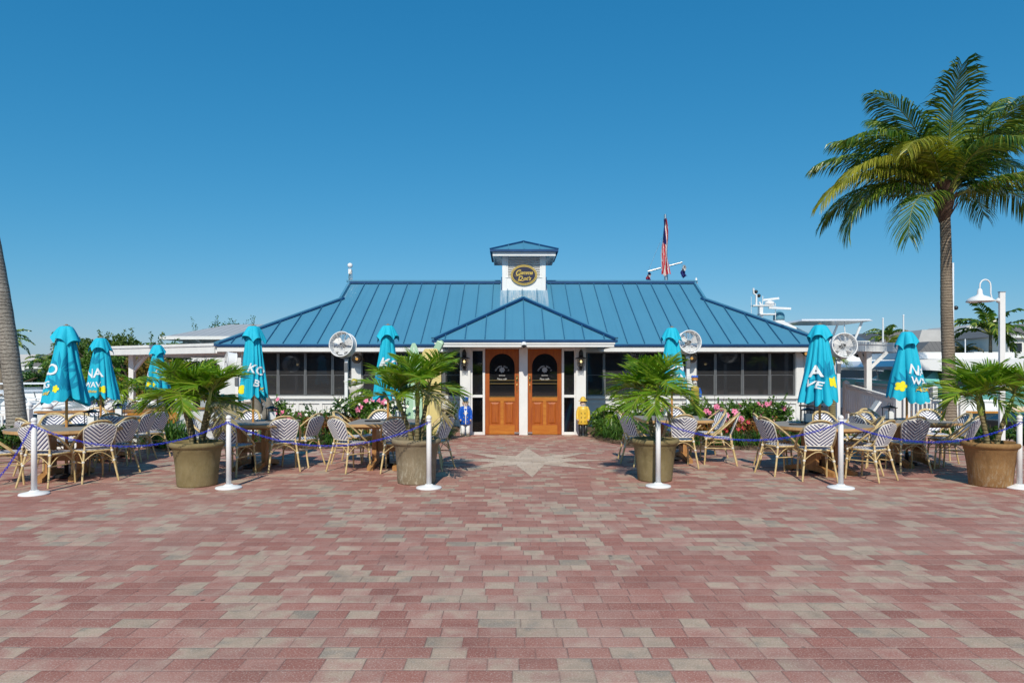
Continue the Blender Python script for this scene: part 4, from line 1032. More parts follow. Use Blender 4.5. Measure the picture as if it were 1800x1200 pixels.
umbrella(682,11.25,572,700,48,5,[(T_,'KO',.26,30,.46,-.2,'wprint',.02),(T_,'BI',.18,32,.27,-.2,'wprint',.02),(LF,5,.3,-30,.2,.3,'leafprint',0)],'closed turquoise umbrella behind the palm nearest the surfboards')
umbrella(1181,12.1,576,690,50,6,[(T_,'ONA',.24,28,.40,-.15,'wprint',.02),(T_,'WAVE',.15,34,.24,-.15,'wprint',.02),(SC,'Aloha',.1,40,.13,-.15,'oprint',.02),(LF,5,.3,-25,.25,.3,'leafprint',0)],'closed turquoise umbrella in front of the fan right of the doors')
umbrella(1441,10.6,571,708,72,7,[(T_,'A',.28,-37,.40,.05,'wprint',.025),(T_,'VE',.17,-42,.24,-.3,'wprint',.025),(FL,'',.10,24,.27,0,'yprint',0),(LF,7,.36,4,.30,.5,'leafprint',0),(T_,'K',.22,66,.42,0,'wprint',.02)],'closed turquoise umbrella lettered A VE with a yellow flower')
umbrella(1594,11.5,583,702,66,8,[(T_,'NA',.26,24,.42,-.22,'wprint',.02),(T_,'WAV',.19,32,.26,-.15,'wprint',.02),(SC,'Aloha',.13,36,.155,.0,'oprint',.015),(FL,'',.10,-50,.20,0,'yprint',0),(LF,7,.38,-22,.16,.1,'leafprint',0)],'closed turquoise umbrella lettered NA WAV near the tall coconut palm')
# ------------------------------------------------------------------ table lanterns, menus
TLN=empty('table_lantern',(0,0,0),0,'x','lantern','black lanterns standing on the tables')
def tl(C_):
    m=MB(); a=.075
    for sx in (-1,1):
        for sy in (-1,1): m.box(sx*a-.01*(sx>0)-0.0,sx*a+.01*(sx<0),sy*a-.01*(sy>0),sy*a+.01*(sy<0),.0,.2)
    m.box(-a-.01,a+.01,-a-.01,a+.01,0,.02); m.box(-a-.015,a+.015,-a-.015,a+.015,.2,.215); m.add([(-a,-a,.215),(a,-a,.215),(a,a,.215),(-a,a,.215),(-.02,-.02,.245),(.02,-.02,.245),(.02,.02,.245),(-.02,.02,.245)],[(0,1,5,4),(1,2,6,5),(2,3,7,6),(3,0,4,7),(4,5,6,7)])
    m.build('frame',M['black'],C_)
    MB().box(-.05,.05,-.05,.05,.021,.15).build('candle',M['white2'],C_)
    r=MB(); r.tube([(-.03,0,.245),(-.025,0,.28),(.025,0,.28),(.03,0,.245)],.004,5); r.build('handle',M['black'],C_)
tl(TLN)
ls=[(161,10.35,'black lantern on the round table left by the leaning palm'),(209,12.3,'black lantern on the square table near the orange board sign'),(478,11.4,'black lantern on the table right of the first potted palm'),(702,11.5,'black lantern on the table beside the surfboards'),(1172,12.4,'black lantern on the table right of the doors'),(1420,10.9,'black lantern on the round table under the umbrella lettered A VE'),(1563,11.6,'black lantern on the table near the tall coconut palm')]
for i,(px,Y,l) in enumerate(ls):
    if i==0: TLN.location=(X(px,Y),Y,.742); TLN.rotation_euler=(0,0,.2); TLN['label']=l
    else: dup(TLN,(X(px,Y),Y,.742),.3*i,l)
for (px,Y,l) in ((130,10.25,'flat black tray on the round table left'),(655,11.2,'flat black tray on the table beside the surfboards'),(1402,10.5,'flat black tray on the round table right')):
    m=MB(); m.prism([(.13*cos(a),.06*sin(a)) for a in [2*pi*i/20 for i in range(20)]],0,.012); m.tube([(.13*cos(a),.06*sin(a),.015) for a in [2*pi*i/20 for i in range(20)]],.006,5,closed=True)
    tag(m.build('tray',M['black'],None,(X(px,Y),Y,.743)),l,'tray')
# ------------------------------------------------------------------ palms
def frond_mb(L,elev,droop,n,leaf,wid,rnd,sag=.5,vee=.35,gap=.12,rr=.014,dead=0,bend=0):
    """frond growing from the origin towards +X; returns (rachis MB, leaflet MB)"""
    ra=MB(); lf=MB(); P=[]; T=[]
    p=Vector((0,0,0)); k=22; ds=L/k
    for i in range(k+1):
        s=i/k; a=elev-droop*s**1.35; b_=bend*s*s
        t=Vector((cos(a)*cos(b_),cos(a)*sin(b_),sin(a))); P.append(p.copy()); T.append(t); p=p+t*ds
    ra.tube(P,[rr*(1-.85*i/k) for i in range(k+1)],5)
    for i in range(n):
        s=gap+(1-gap)*(i+.5)/n
        q=s*k; j=min(int(q),k-1); f=q-j; base=P[j].lerp(P[j+1],f); t=T[j].lerp(T[j+1],f).normalized()
        side=t.cross(Vector((0,0,1))); side=side.normalized() if side.length>1e-3 else Vector((0,1,0)); up=side.cross(t).normalized()
        ll=leaf*(.35+.65*sin(pi*min(1,(s-gap)/(1-gap)*.80+.16))**.8)*rnd.uniform(.88,1.1)
        sweep=.35+.75*s+rnd.uniform(-.08,.08)
        for sd in (-1,1):
            if rnd.random()<.03: continue
            d=(side*sd*cos(sweep)+t*sin(sweep)+up*vee*rnd.uniform(.6,1.3)).normalized()
            m1=base+d*ll*.4
            d2=(d+Vector((0,0,-sag*rnd.uniform(.6,1.4)))).normalized(); m2=m1+d2*ll*.33
            d3=(d2+Vector((0,0,-sag*1.3*rnd.uniform(.5,1.5)))).normalized(); tip=m2+d3*ll*.27
            wv_=(t*.9+up*rnd.uniform(-.5,.5)).normalized()*wid*.5
            V=[base-wv_*.5,base+wv_*.5,m1-wv_,m1+wv_,m2-wv_*.75,m2+wv_*.75,tip]
            lf.add([tuple(v) for v in V],[(0,1,3,2),(2,3,5,4),(4,5,6)],0,False)
    return ra,lf
def add_frond(root,base,az,rm,lm,args,name='frond'):
    ra,lf=args
    Mx=Matrix.Translation(base)@Matrix.Rotation(az,4,'Z')
    m=MB(); m.join(ra,Mx,0); m.join(lf,Mx,1)
    return m.build(name,[rm,lm],root)
def coconut(loc,base_lean,height,seed,label,bark,fr,r0=.17,r1=.105,flare=.06,curve=0,crown=True):
    T=empty('coconut_palm',loc,0,label,'palm tree')
    rnd=random.Random(seed); P=[];R=[]; n=60
    for i in range(n+1):
        t=i/n; P.append((base_lean[0]*t+curve*t*t+.02*sin(9*t),base_lean[1]*t+.02*sin(7*t+1),height*t))
        R.append((r1+(r0-r1)*(1-t)**1.1+flare*max(0,1-t*9)**2)*(1+.025*(i%2)))
    m=MB(); m.tube(P,R,18); m.build('trunk',bark,T)
    top=Vector(P[-1])
    fb=MB(); fb.lathe([(r1*1.0,-.55),(r1*1.5,-.3),(r1*2.0,-.05),(r1*1.7,.15),(r1*.8,.35)],14,top); 
    for k in range(26):
        a=rnd.uniform(0,6.28); z=rnd.uniform(-.45,.2); fb.beam(top+Vector((cos(a)*r1*1.2,sin(a)*r1*1.2,z)),top+Vector((cos(a)*r1*2.6,sin(a)*r1*2.6,z+.28)),.07,.02)
    fb.build('crown_shaft',M['fibre'],T)
    for (az,el,dr,L,lm) in fr:
        b_=top+Vector((cos(az)*r1*1.1,sin(az)*r1*1.1,.05+rnd.uniform(-.15,.15)))
        add_frond(T,b_,az,M['rachis'],M[lm],frond_mb(L*(1.03 if height<8 else .9),el,dr,int(105*L/3),1.0,.038,rnd,sag=.6,vee=.02,gap=.13,rr=.026,bend=rnd.uniform(-.15,.15)))
    return T
D=radians
# az: 0 right, 90 away, 180 left, 270 toward the viewer
FR=[(D(184),D(30),1.55,3.4,'palmleafy'),(D(192),D(50),1.9,3.2,'palmleafy'),(D(170),D(52),1.35,3.2,'palmleaf'),(D(160),D(65),1.2,3.0,'palmleaf'),(D(200),D(72),1.0,3.1,'palmleaf'),
(D(120),D(78),.9,3.0,'palmleaf'),(D(250),D(82),.75,3.1,'palmleaf'),(D(60),D(75),.9,3.1,'palmleaf'),(D(20),D(62),.9,3.2,'palmleaf'),
(D(352),D(30),1.2,3.3,'palmleafy'),(D(5),D(20),1.5,3.0,'palmleaf'),(D(330),D(60),1.3,3.1,'palmleaf'),(D(295),D(70),1.2,2.9,'palmleaf'),(D(270),D(45),1.6,2.9,'palmleaf'),
(D(225),D(50),1.7,2.9,'palmleafy'),(D(315),D(25),1.6,2.8,'palmleaf'),(D(40),D(35),1.6,3.0,'palmleaf'),(D(110),D(38),1.5,3.0,'palmleaf'),(D(140),D(30),1.6,3.0,'palmleaf'),
(D(215),D(10),1.9,2.4,'palmleaf'),(D(180),D(30),2.2,2.9,'palmleaf'),(D(0),D(50),.6,3.1,'palmleaf'),(D(10),D(78),.7,2.9,'palmleaf'),(D(195),D(58),1.5,3.1,'palmleaf'),(D(28),D(48),1.1,3.3,'palmleaf'),(D(345),D(70),1.0,3.0,'palmleaf')]
coconut((X(1670,17),17,0),(-.08,.1),5.85,3,'tall coconut palm with a slim ringed trunk right of the restaurant, crown against the sky',M['bark'],FR,.160,.114,.05)
FR2=[(D(a*36+5),D(20+((a*7)%5)*14),1.3,3.3,'palmleaf') for a in range(10)]
coconut((X(33,13.2),13.2,0),(-1.15,0),12.5,9,'leaning grey coconut palm trunk at the left edge',M['bark2'],FR2,.165,.12,.03,curve=-1.5)
# potted palms
def potted(px,Y,potm,rt,rb,h,seed,label,nst=3,lean=(0,0),hgt=.85,nf=9,L=.78):
    T=empty('potted_palm',(X(px,Y),Y,0),0,label,'potted plant')
    # round stone planter: thing of its own
    rnd=random.Random(seed)
    PT=MB(); PT.lathe([(rb*.6,.0),(rb,.0),(rb*1.02,.02),(rb+(rt*.86-rb)*.5,h*.45),(rt*.87,h*.80),(rt*.90,h*.82),(rt*.90,h*.86),(rt*.95,h*.88),(rt*1.0,h*.91),(rt*1.01,h*.95),(rt*.98,h),(rt*.88,h),(rt*.84,h*.95),(rt*.82,h*.9)],48)
    PO=PT.build('planter',potm,T); 
    s=MB(); s.lathe([(.01,h*.93),(rt*.4,h*.945),(rt*.84,h*.90)],24); s.v=[(x,y,z+.015*noise.noise(Vector((x*9,y*9,seed)))) for x,y,z in s.v]; s.build('soil',M['soil'],T)
    for k in range(nst):
        a=2*pi*k/nst+seed; bx,by=.07*cos(a),.07*sin(a); ln=.13 if nst>1 else 0
        hh=hgt*.80*rnd.uniform(.82,1.1); tx,ty=bx+ln*cos(a)+lean[0],by+ln*sin(a)*.7+lean[1]
        n=14; P=[(bx+(tx-bx)*t**1.3,by+(ty-by)*t**1.3,h*.9+hh*.62*t) for t in [i/n for i in range(n+1)]]
        MB().tube(P,[.034-.008*i/n+ (.004 if i%3==0 else 0) for i in range(n+1)],10).build('stem',M['stem'],T)
        tp=Vector(P[-1]); up=(Vector(P[-1])-Vector(P[-2])).normalized()
        MB().tube([tp,tp+up*.1,tp+up*hh*.22,tp+up*hh*.38],[.03,.036,.024,.014],10).build('crownshaft',M['stemg'],T)
        cr=tp+up*hh*.36
        for j in range(nf):
            az=2*pi*j/nf+rnd.uniform(-.35,.35)+k
            el=rnd.uniform(.0,1.1) if j%3 else rnd.uniform(1.0,1.5)
            dry = (j==nf-1 and k==0)
            if dry: el=-.3
            add_frond(T,cr-up*rnd.uniform(0,.06),az,M['rachis'],M['potleafd' if dry else 'potleaf'],frond_mb(L*rnd.uniform(.7,1.08),el,rnd.uniform(.9,1.7),20,.36,.034,rnd,sag=.13,vee=.24,gap=.2,rr=.009,bend=rnd.uniform(-.3,.3)))
    return T
potted(347,9.42,M['pot1'],.355,.255,.60,1,'potted palm in an olive stone planter, left, between the first two posts',4,(0,0),1.0,8,.58)
potted(732,9.65,M['pot2'],.345,.262,.62,5,'potted palm in a pale crusted planter left of the doors',3,(-.02,0),1.08,9,.62)
potted(1151,9.85,M['pot1'],.345,.24,.60,8,'potted palm in an olive stone planter right of the doors',2,(-.03,0),1.05,14,.68)
potted(1741,9.40,M['pot4'],.355,.25,.60,12,'potted palm in a rusty brown planter beside the right lamp post',3,(0,0),1.0,9,.66)
# ------------------------------------------------------------------ foliage helpers
def leaf(mb,p,s,rnd,m=0,up=.5,asp=.55):
    n=Vector((rnd.gauss(0,1),rnd.gauss(0,1),rnd.gauss(0,1)+up)).normalized(); t=n.orthogonal().normalized(); t.rotate(Matrix.Rotation(rnd.uniform(0,6.28),3,n)); b_=n.cross(t)
    p=Vector(p); a=t*s; c=b_*s*asp; f=n*s*.12
    mb.add([tuple(p-a*.5),tuple(p+c*.5+f),tuple(p+a*.5),tuple(p-c*.5+f)],[(0,1,2),(0,2,3)],m)
def blobs(mb,bl,n,s,rnd,shell=.55,m=0,asp=.55):
    vol=sum(b[3]*b[4]*b[5] for b in bl)
    for (x,y,z,a,b_,c) in bl:
        for _ in range(int(n*a*b_*c/vol)):
            d=Vector((rnd.gauss(0,1),rnd.gauss(0,1),rnd.gauss(0,1))).normalized(); r_=(shell+(1-shell)*rnd.random()**.6)*rnd.uniform(.85,1.12)
            q=(x+d.x*a*r_,y+d.y*b_*r_,z+d.z*c*r_)
            if noise.noise(Vector(q)*1.6/max(.25,a))<-.22: continue
            if q[2]<.02: continue
            leaf(mb,q,s*rnd.uniform(.6,1.3),rnd,m,.6,asp)
def flower_mb(col,R):
    m=MB()
    for k in range(5):
        a=2*pi*k/5; b_=a+.62; c=a-.62
        V=[(0,0,0),(R*.65*cos(c),R*.65*sin(c),.012),(R*cos(a-.2),R*sin(a-.2),.02),(R*cos(a+.2),R*sin(a+.2),.016),(R*.65*cos(b_),R*.65*sin(b_),.010)]
        m.add(V,[(0,1,2,3,4)],0,True)
    m.sphere((0,0,.006),R*.2,6,4,1); m.tube([(0,0,0),(R*.1,0,R*.55)],R*.05,4,1)
    return m
FM={'pink':flower_mb('pink',.072).mesh('blossom',[M['pink'],M['redc']]),'white':flower_mb('white',.045).mesh('blossom',[M['whitef'],M['yprint']]),'red':flower_mb('red',.05).mesh('blossom',[M['redc'],M['yprint']])}
def shrub(px,Y,w_,h,seed,lm,label,nfl=0,fl='pink',n=1100,ls=.085,z0=.05,group='flowering shrubs in front of the restaurant',name='flowering_shrub',d=None):
    x=X(px,Y); T=empty(name,(x,Y,z0),0,label,'shrub',group); rnd=random.Random(seed)
    st=MB()
    for k in range(9):
        a=rnd.uniform(0,6.28); r_=rnd.uniform(.2,.9); P=[(0+.03*cos(a),.03*sin(a),0)]
        P+=[(w_*.25*r_*cos(a),w_*.25*r_*sin(a),h*.4),(w_*.45*r_*cos(a),w_*.42*r_*sin(a),h*rnd.uniform(.75,1.05))]; st.tube(P,[.014,.009,.004],5)
    st.build('branches',M['twig'],T)
    bl=[]
    for k in range(8):
        a=2*pi*k/8+rnd.uniform(-.4,.4); r_=rnd.uniform(.25,.62); bl.append((w_*.5*r_*cos(a),(d or w_)*.4*r_*sin(a),h*rnd.uniform(.35,.78),w_*rnd.uniform(.17,.27),(d or w_)*.22,h*rnd.uniform(.16,.27)))
    f=MB(); blobs(f,bl,n,ls,rnd,.25)
    # outlying sprigs
    for k in range(10):
        a=rnd.uniform(0,6.28); x1,y1,z1=w_*.42*cos(a),w_*.36*sin(a),h*rnd.uniform(.7,1.12)
        for j in range(9): leaf(f,(x1*(.8+.03*j),y1*(.8+.03*j),z1-.02*(9-j)+rnd.uniform(-.02,.02)),ls,rnd)
    FO=f.build('foliage',lm,T)
    for k in range(nfl):
        b_=bl[rnd.randrange(len(bl))]; a=rnd.uniform(-2.6,-.5); 
        o=bpy.data.objects.new('blossom',FM[fl]); COL.objects.link(o); o.parent=T
        o.location=(b_[0]+b_[3]*1.05*cos(a),b_[1]-b_[4]*1.08*rnd.uniform(.7,1.05),b_[2]+b_[5]*rnd.uniform(-.5,1.05))
        o.rotation_euler=(rnd.uniform(.7,1.6),rnd.uniform(-.5,.5),rnd.uniform(-.7,.7)); q=rnd.uniform(.75,1.1); o.scale=(q,q,q)
    return T
sh=[ # px,Y,w,h,mat,nfl,fl,label
(478,15.6,1.0,.90,'leafm',7,'pink','pink hibiscus shrub beside the grey statue'),
(520,15.4,1.0,.68,'leafm',8,'pink','low pink hibiscus shrub under the left windows'),
(570,15.6,1.0,.75,'leafd',12,'white','white flowering shrub under the middle left windows'),
(625,15.5,1.1,1.0,'leafd',20,'white','tall white flowering shrub around the left fan pole'),
(650,15.1,.9,1.0,'leafm',9,'pink','pink hibiscus shrub beside the yellow haired figure'),
(700,15.3,1.2,.98,'leafd',26,'white','broad white flowering shrub behind the table beside the surfboards'),
(775,15.6,.9,.95,'leafd',9,'white','dark glossy shrub left of the blue coat sailor'),
(1075,16.1,1.0,.62,'leafm',0,'pink','leafy green shrub right of the yellow coat fisherman'),
(1130,15.9,1.0,.8,'leafd',4,'pink','green shrub behind the planter right of the doors'),
(1215,15.6,.9,.85,'leafm',3,'pink','green shrub below the hatted figurehead'),
(1262,15.0,1.25,.95,'leafm',14,'pink','tall pink hibiscus shrub under the right windows'),
(1318,15.2,.95,.85,'leafm',8,'pink','pink hibiscus shrub left of the rounded green one'),
(1350,15.0,1.15,.92,'leafm',2,'pink','rounded light green shrub near the right corner'),
(1415,15.6,.8,.45,'leafm',0,'pink','low leafy plant at the right corner of the restaurant')]
for i,(px,Y,w_,h,lm,nf,fl,l) in enumerate(sh): shrub(px,Y,w_*1.1,h,40+i,M[lm],l,int(nf*1.6),fl,n=2400,ls=.08)
cr=[(560,14.9,'left of the left fan pole'),(596,14.8,'just left of the fan pole foot'),(636,14.7,'right of the left fan pole'),(1240,14.6,'left under the right windows'),(1285,14.5,'in the middle under the right windows'),(1330,14.5,'right under the right windows')]
for i,(px,Y,l) in enumerate(cr): shrub(px,Y,.95,.52,80+i,M['croton'],'red brown croton shrub '+l,3,'red',n=900,ls=.08,group='croton shrubs in the beds',name='croton_shrub')
# grass clumps
def clump(seed,L=.42,n=170):
    rnd=random.Random(seed); m=MB()
    for k in range(n):
        a=rnd.uniform(0,6.28); el=rnd.uniform(.55,1.5); l=L*rnd.uniform(.6,1.15); b_=Vector((rnd.gauss(0,.05),rnd.gauss(0,.05),0)); w_=.007
        d=Vector((cos(a)*cos(el),sin(a)*cos(el),sin(el))); s=Vector((-sin(a),cos(a),0))*w_
        p1=b_+d*l*.5; d2=(d+Vector((0,0,-.75*rnd.uniform(.5,1.4)))).normalized(); p2=p1+d2*l*.33; d3=(d2+Vector((0,0,-.9))).normalized(); p3=p2+d3*l*.3
        if p3.z<.01: p3.z=.01
        m.add([tuple(b_-s),tuple(b_+s),tuple(p1-s),tuple(p1+s),tuple(p2-s*.8),tuple(p2+s*.8),tuple(p3)],[(0,1,3,2),(2,3,5,4),(4,5,6)])
    return m.mesh('grass_clump',M['blade'])
GM=[clump(s) for s in (1,2,3)]
gl=[]
def gput(x,y,k,label,sc=1,grp='strappy grass clumps edging the beds'):
    o=bpy.data.objects.new('grass_clump',GM[k%3]); COL.objects.link(o); o.location=(x,y,.05); o.rotation_euler=(0,0,k*1.3); o.scale=(sc,sc,sc)
    tag(o,label,'grass clump',grp)
places=[(-5.35,14.35),(-4.95,14.15),(-4.5,14.05),(-4.1,14.05),(-3.72,14.1),(-3.35,14.15),(-2.95,14.2),(-2.55,14.3),(-2.2,14.5),(-1.95,14.8),(-1.75,15.2),(-1.62,15.6),(-1.6,16.0)]
names=['below the grey statue','second from the statue','behind the chair turned side-on','in the gap between the two left tables','just left of the fan pole','right of the fan pole','behind the table beside the surfboards','behind the umbrella by the surfboards','in front of the surfboards','right of the pale planter','at the bend left of the doors','beside the entrance paving on the left','nearest the blue coat sailor']
for i,((x,y),n_) in enumerate(zip(places,names)): gput(x,y,i,'grass clump in the left bed '+n_,1.15 if i>8 else 1)
places=[(2.15,16.1),(2.2,15.6),(2.4,15.1),(2.75,14.65),(3.2,14.3),(3.7,14.05),(4.15,13.98),(4.6,13.9),(5.05,13.88),(5.5,13.88),(5.95,13.9),(6.4,13.95),(6.85,14.0),(7.4,14.3)]
names=['nearest the yellow coat fisherman','beside the entrance paving on the right','at the bend right of the doors','left of the planter right of the doors','behind the planter right of the doors','behind the umbrella right of the doors','behind the grey panelled chair','right of the grey panelled chair','in the gap between the two right tables','in the middle of the right bed edge','left of the round table','behind the chair at the left of the round table','behind the round table','last at the right corner']
for i,((x,y),n_) in enumerate(zip(places,names)): gput(x,y,i+1,'grass clump in the right bed '+n_,1.2 if i<5 else 1.05)
for i,(px,Y,n_) in enumerate(((268,14.0,'left'),(300,13.6,'front'),(318,13.9,'right'),(292,14.2,'back'))): gput(X(px,Y),Y,i,'large strappy clump by the white sign wall, '+n_+' one of the group',1.5,'strappy clumps by the sign wall')
# fine-leaved palm by the door
def smallpalm(px,Y,h,seed,label,L=.8,nf=12,z0=0,name='small_palm',leaf_=.34,mt='potleaf',nst=1,spread=.25,r=.03):
    T=empty(name,(X(px,Y),Y,z0),0,label,'palm'); rnd=random.Random(seed)
    for k in range(nst):
        a=2.4*k+seed; tx,ty=(spread*cos(a),spread*sin(a)) if nst>1 else (0,0); hh=h*rnd.uniform(.85,1.1)
        P=[(tx*t,ty*t,hh*t) for t in [i/8 for i in range(9)]]; MB().tube(P,[r*(1-.35*i/8) for i in range(9)],8).build('trunk',M['stem'] if mt!='palmleaf' else M['bark'],T)
        fm=MB()
        for j in range(nf):
            az=2*pi*j/nf+rnd.uniform(-.3,.3); ra,lf=frond_mb(L*rnd.uniform(.8,1.1),rnd.uniform(.2,1.4),rnd.uniform(1.3,2.0),14,leaf_,.05*L/.8,rnd,.5,.2,.2,.01*L/.8)
            Mx=Matrix.Translation((tx,ty,hh))@Matrix.Rotation(az,4,'Z'); fm.join(ra,Mx,0); fm.join(lf,Mx,1)
        fm.build('crown',[M['rachis'],M[mt]],T)
    return T
smallpalm(1098,16.3,.55,21,'feathery low palm against the dark window right of the doors',.95,14,leaf_=.3)
smallpalm(665,15.9,.8,22,'small palm in the bed behind the umbrella near the surfboards',.7,10)
smallpalm(193,15.2,1.15,23,'slender palm clump behind the board sign wall',.72,9,nst=3,spread=.35)
smallpalm(730,15.8,1.55,24,'narrow palm beside the pale green surfboard',.55,9)
# ------------------------------------------------------------------ statues
def statue(px,Y,label,kind):
    T=empty('sailor_statue',(X(px,Y),Y,0),radians(8 if px<900 else -6),label,'statue'); coat=M['bluecoat'] if kind=='blue' else M['yellowcoat']
    leg=M['white2'] if kind=='blue' else M['black']; 
    k=MB(); 
    for s in (-1,1): k.lathe([(.055,.05),(.06,.12),(.062,.32)],12,(s*.075,0,0),sy=.95)
    k.build('trousers',leg,T)
    k=MB()
    for s in (-1,1): k.sphere((s*.08,-.04,.035),.055,12,8,sc=(1,1.6,.7))
    k.build('shoes',M['black'] if kind!='blue' else M['oldwood'],T)
    # coat body: elliptical loft
    b=MB(); b.lathe([(.150,.285),(.168,.30),(.165,.42),(.150,.52),(.152,.60),(.148,.66),(.115,.715),(.06,.735)],24,(0,0,0),sy=.72)
    b.build('coat',coat,T)
    for s in (-1,1):
        a=MB(); P=[(s*.125,0,.675),(s*.165,-.01,.60),(s*.175,-.02,.50),(s*.17,-.06,.42),(s*.15,-.10,.40)]
        a.tube(P,[.042,.043,.040,.038,.036],12); a.sphere(P[0],.046,12,8); a.build('sleeve',coat,T)
        MB().sphere((s*.15,-.115,.395),.028,8,6).build('hand',M['skin'],T)
    bt=MB()
    for z in (.36,.46,.56):
        for s in (-1,1): bt.sphere((s*.055,-.118-.004*(z<.5),z),.014,8,6)
    bt.build('buttons',M['gold'] if kind=='blue' else M['black'],T)
    if kind=='blue':
        v=MB(); v.add([(-.03,-.122,.52),(.03,-.122,.52),(.045,-.095,.71),(-.045,-.095,.71)],[(0,1,2,3)]); v.box(-.012,.012,-.131,-.118,.30,.52); v.build('shirt_front',M['white2'],T)
    h=MB(); h.sphere((0,-.01,.80),.088,16,12,sc=(1,1,1.12)); h.sphere((0,-.102,.80),.018,8,6,sc=(.8,1,1.3))
    for s in (-1,1): h.sphere((s*.089,0,.80),.018,6,5,sc=(.5,1,1.4))
    h.build('head',M['skin'],T)
    ey=MB()
    for s in (-1,1): ey.sphere((s*.033,-.090,.825),.012,6,5)
    ey.build('eyes',M['black'],T)
    bd=MB(); bd.sphere((0,-.05,.738),.055,12,8,sc=(1.1,.9,.7)); 
    for s in (-1,1): bd.sphere((s*.055,-.02,.77),.032,8,6,sc=(.7,1,1.4)); bd.sphere((s*.02,-.104,.772),.016,8,5,sc=(1.4,.6,.5))
    bd.build('beard',M['whitef'],T)
    mo=MB(); mo.sphere((0,-.094,.748),.014,8,5,sc=(1.6,.5,.5)); mo.build('mouth',M['redc'],T)
    ht=MB()
    if kind=='blue': ht.lathe([(.085,.855),(.088,.88),(.102,.925),(.098,.94),(.02,.946)],20); ht.prism([(.09*cos(a),-.03+.10*sin(a)) for a in [pi+pi*i/12 for i in range(13)]],.856,.866)
    else: ht.lathe([(.14,.848),(.135,.86),(.092,.875),(.082,.915),(.05,.95),(.01,.962)],22,sy=1.1)
    ht.build('hat',coat,T)
    MB().lathe([(.16,0),(.16,.012),(.15,.014)],20,(0,0,0)).build('base',M['oldwood'],T)
    T.scale=(.80,.85,1.0)
statue(818,16.45,'carved sailor statue in a blue coat and cap left of the doors','blue')
statue(1025,16.45,'carved fisherman statue in a yellow raincoat and hat right of the doors','yellow')
def figurehead(px,Y,zc,label,blond):
    T=empty('ship_figurehead',(X(px,Y),Y,zc),0,label,'statue')
    dress=M['paleg'] if blond else M['bodice']; skin=M['paleg'] if blond else M['whitef']
    MB().lathe([(.09,-.38),(.12,-.25),(.13,-.12),(.105,0),(.13,.10),(.115,.17),(.045,.215)],20,sy=.7).build('torso',dress,T)
    MB().lathe([(.038,.19),(.035,.25)],12).sphere((0,-.01,.315),.068,14,10,sc=(.9,1,1.2)).sphere((0,-.075,.31),.012,6,5).build('head',skin,T)
    ey=MB()
    for s in (-1,1): ey.sphere((s*.025,-.07,.33),.008,6,5)
    ey.sphere((0,-.078,.28),.011,6,4,sc=(1.6,.6,.5)); ey.build('face_features',M['black'] if blond else M['redc'],T)
    if blond:
        MB().sphere((0,.012,.345),.080,14,10,sc=(1,.9,1)).build('hair',M['hair'],T)
        for s in (-1,1): MB().tube([(s*.11,0,.15),(s*.20,0,.24),(s*.25,.0,.36),(s*.17,.02,.42)],[.038,.034,.028,.022],10).build('arm',M['paleg'],T)
        MB().beam((-.24,.03,.41),(.22,.03,.41),.05,.03).build('crossbar',M['white2'],T)
        MB().lathe([(.05,-.75),(.10,-.55),(.11,-.38)],16,sy=.7).build('skirt',M['stone'],T)
    else:
        MB().sphere((.01,.02,.33),.078,12,10,sc=(1,.9,1.1)).build('hair',M['black'],T)
        MB().lathe([(.10,.365),(.085,.38),(.08,.43),(.09,.44)],16).build('hat_band',M['signwood'],T)
        h=MB()
        for a in (-.06,0,.06): h.sphere((a,0,.455),.045,10,6,sc=(.8,.7,1))
        h.build('hat',M['bluecoat'],T)
        for s in (-1,1):
            MB().tube([(s*.11,0,.15),(s*.155,.0,.05),(s*.15,-.04,-.10)],[.045,.04,.03],10).build('sleeve',M['bluecoat'],T)
            MB().sphere((s*.14,-.06,-.13),.035,8,6).build('hand',M['whitef'],T)
        MB().lathe([(.05,-.8),(.12,-.55),(.10,-.38)],16,sy=.7).build('skirt',M['signwood'],T)
    MB().beam((0,.08,-.9),(0,.08,.1),.08,.08).build('bracket',M['oldwood'],T)
figurehead(623,17.6,Z(694,17.6),'pale carved figurehead with yellow hair and raised arms beside the left fan',True)
figurehead(1221,18.4,Z(692,18.4),'carved figurehead in a blue and orange hat by the right column',False)
# grey abstract stone statue behind the umbrella
T=empty('stone_statue',(X(462,14.9),14.9,.0),0,'rough grey stone statue with a bent arm behind the umbrella lettered KO B','statue')
m=MB(); m.tube([(-.22,0,0),(-.2,0,.35),(-.12,0,.75),(-.16,0,1.05),(-.1,0,1.2)],[.14,.13,.12,.1,.06],12); m.build('trunk_block',M['stone'],T)
m=MB(); m.tube([(-.14,-.06,1.05),(.10,-.1,1.0),(.19,-.1,.82),(.05,-.1,.55),(-.13,-.08,.38)],[.07,.08,.09,.085,.07],12); m.build('bent_arm',M['stone'],T)
m=MB(); m.lathe([(.24,0),(.22,.06),(.2,.1)],16); m.build('base',M['stone'],T)
m=MB(); m.sphere((.03,.02,.3),.16,12,8,sc=(1,.6,1.4)); m.build('lower_mass',M['stone'],T)
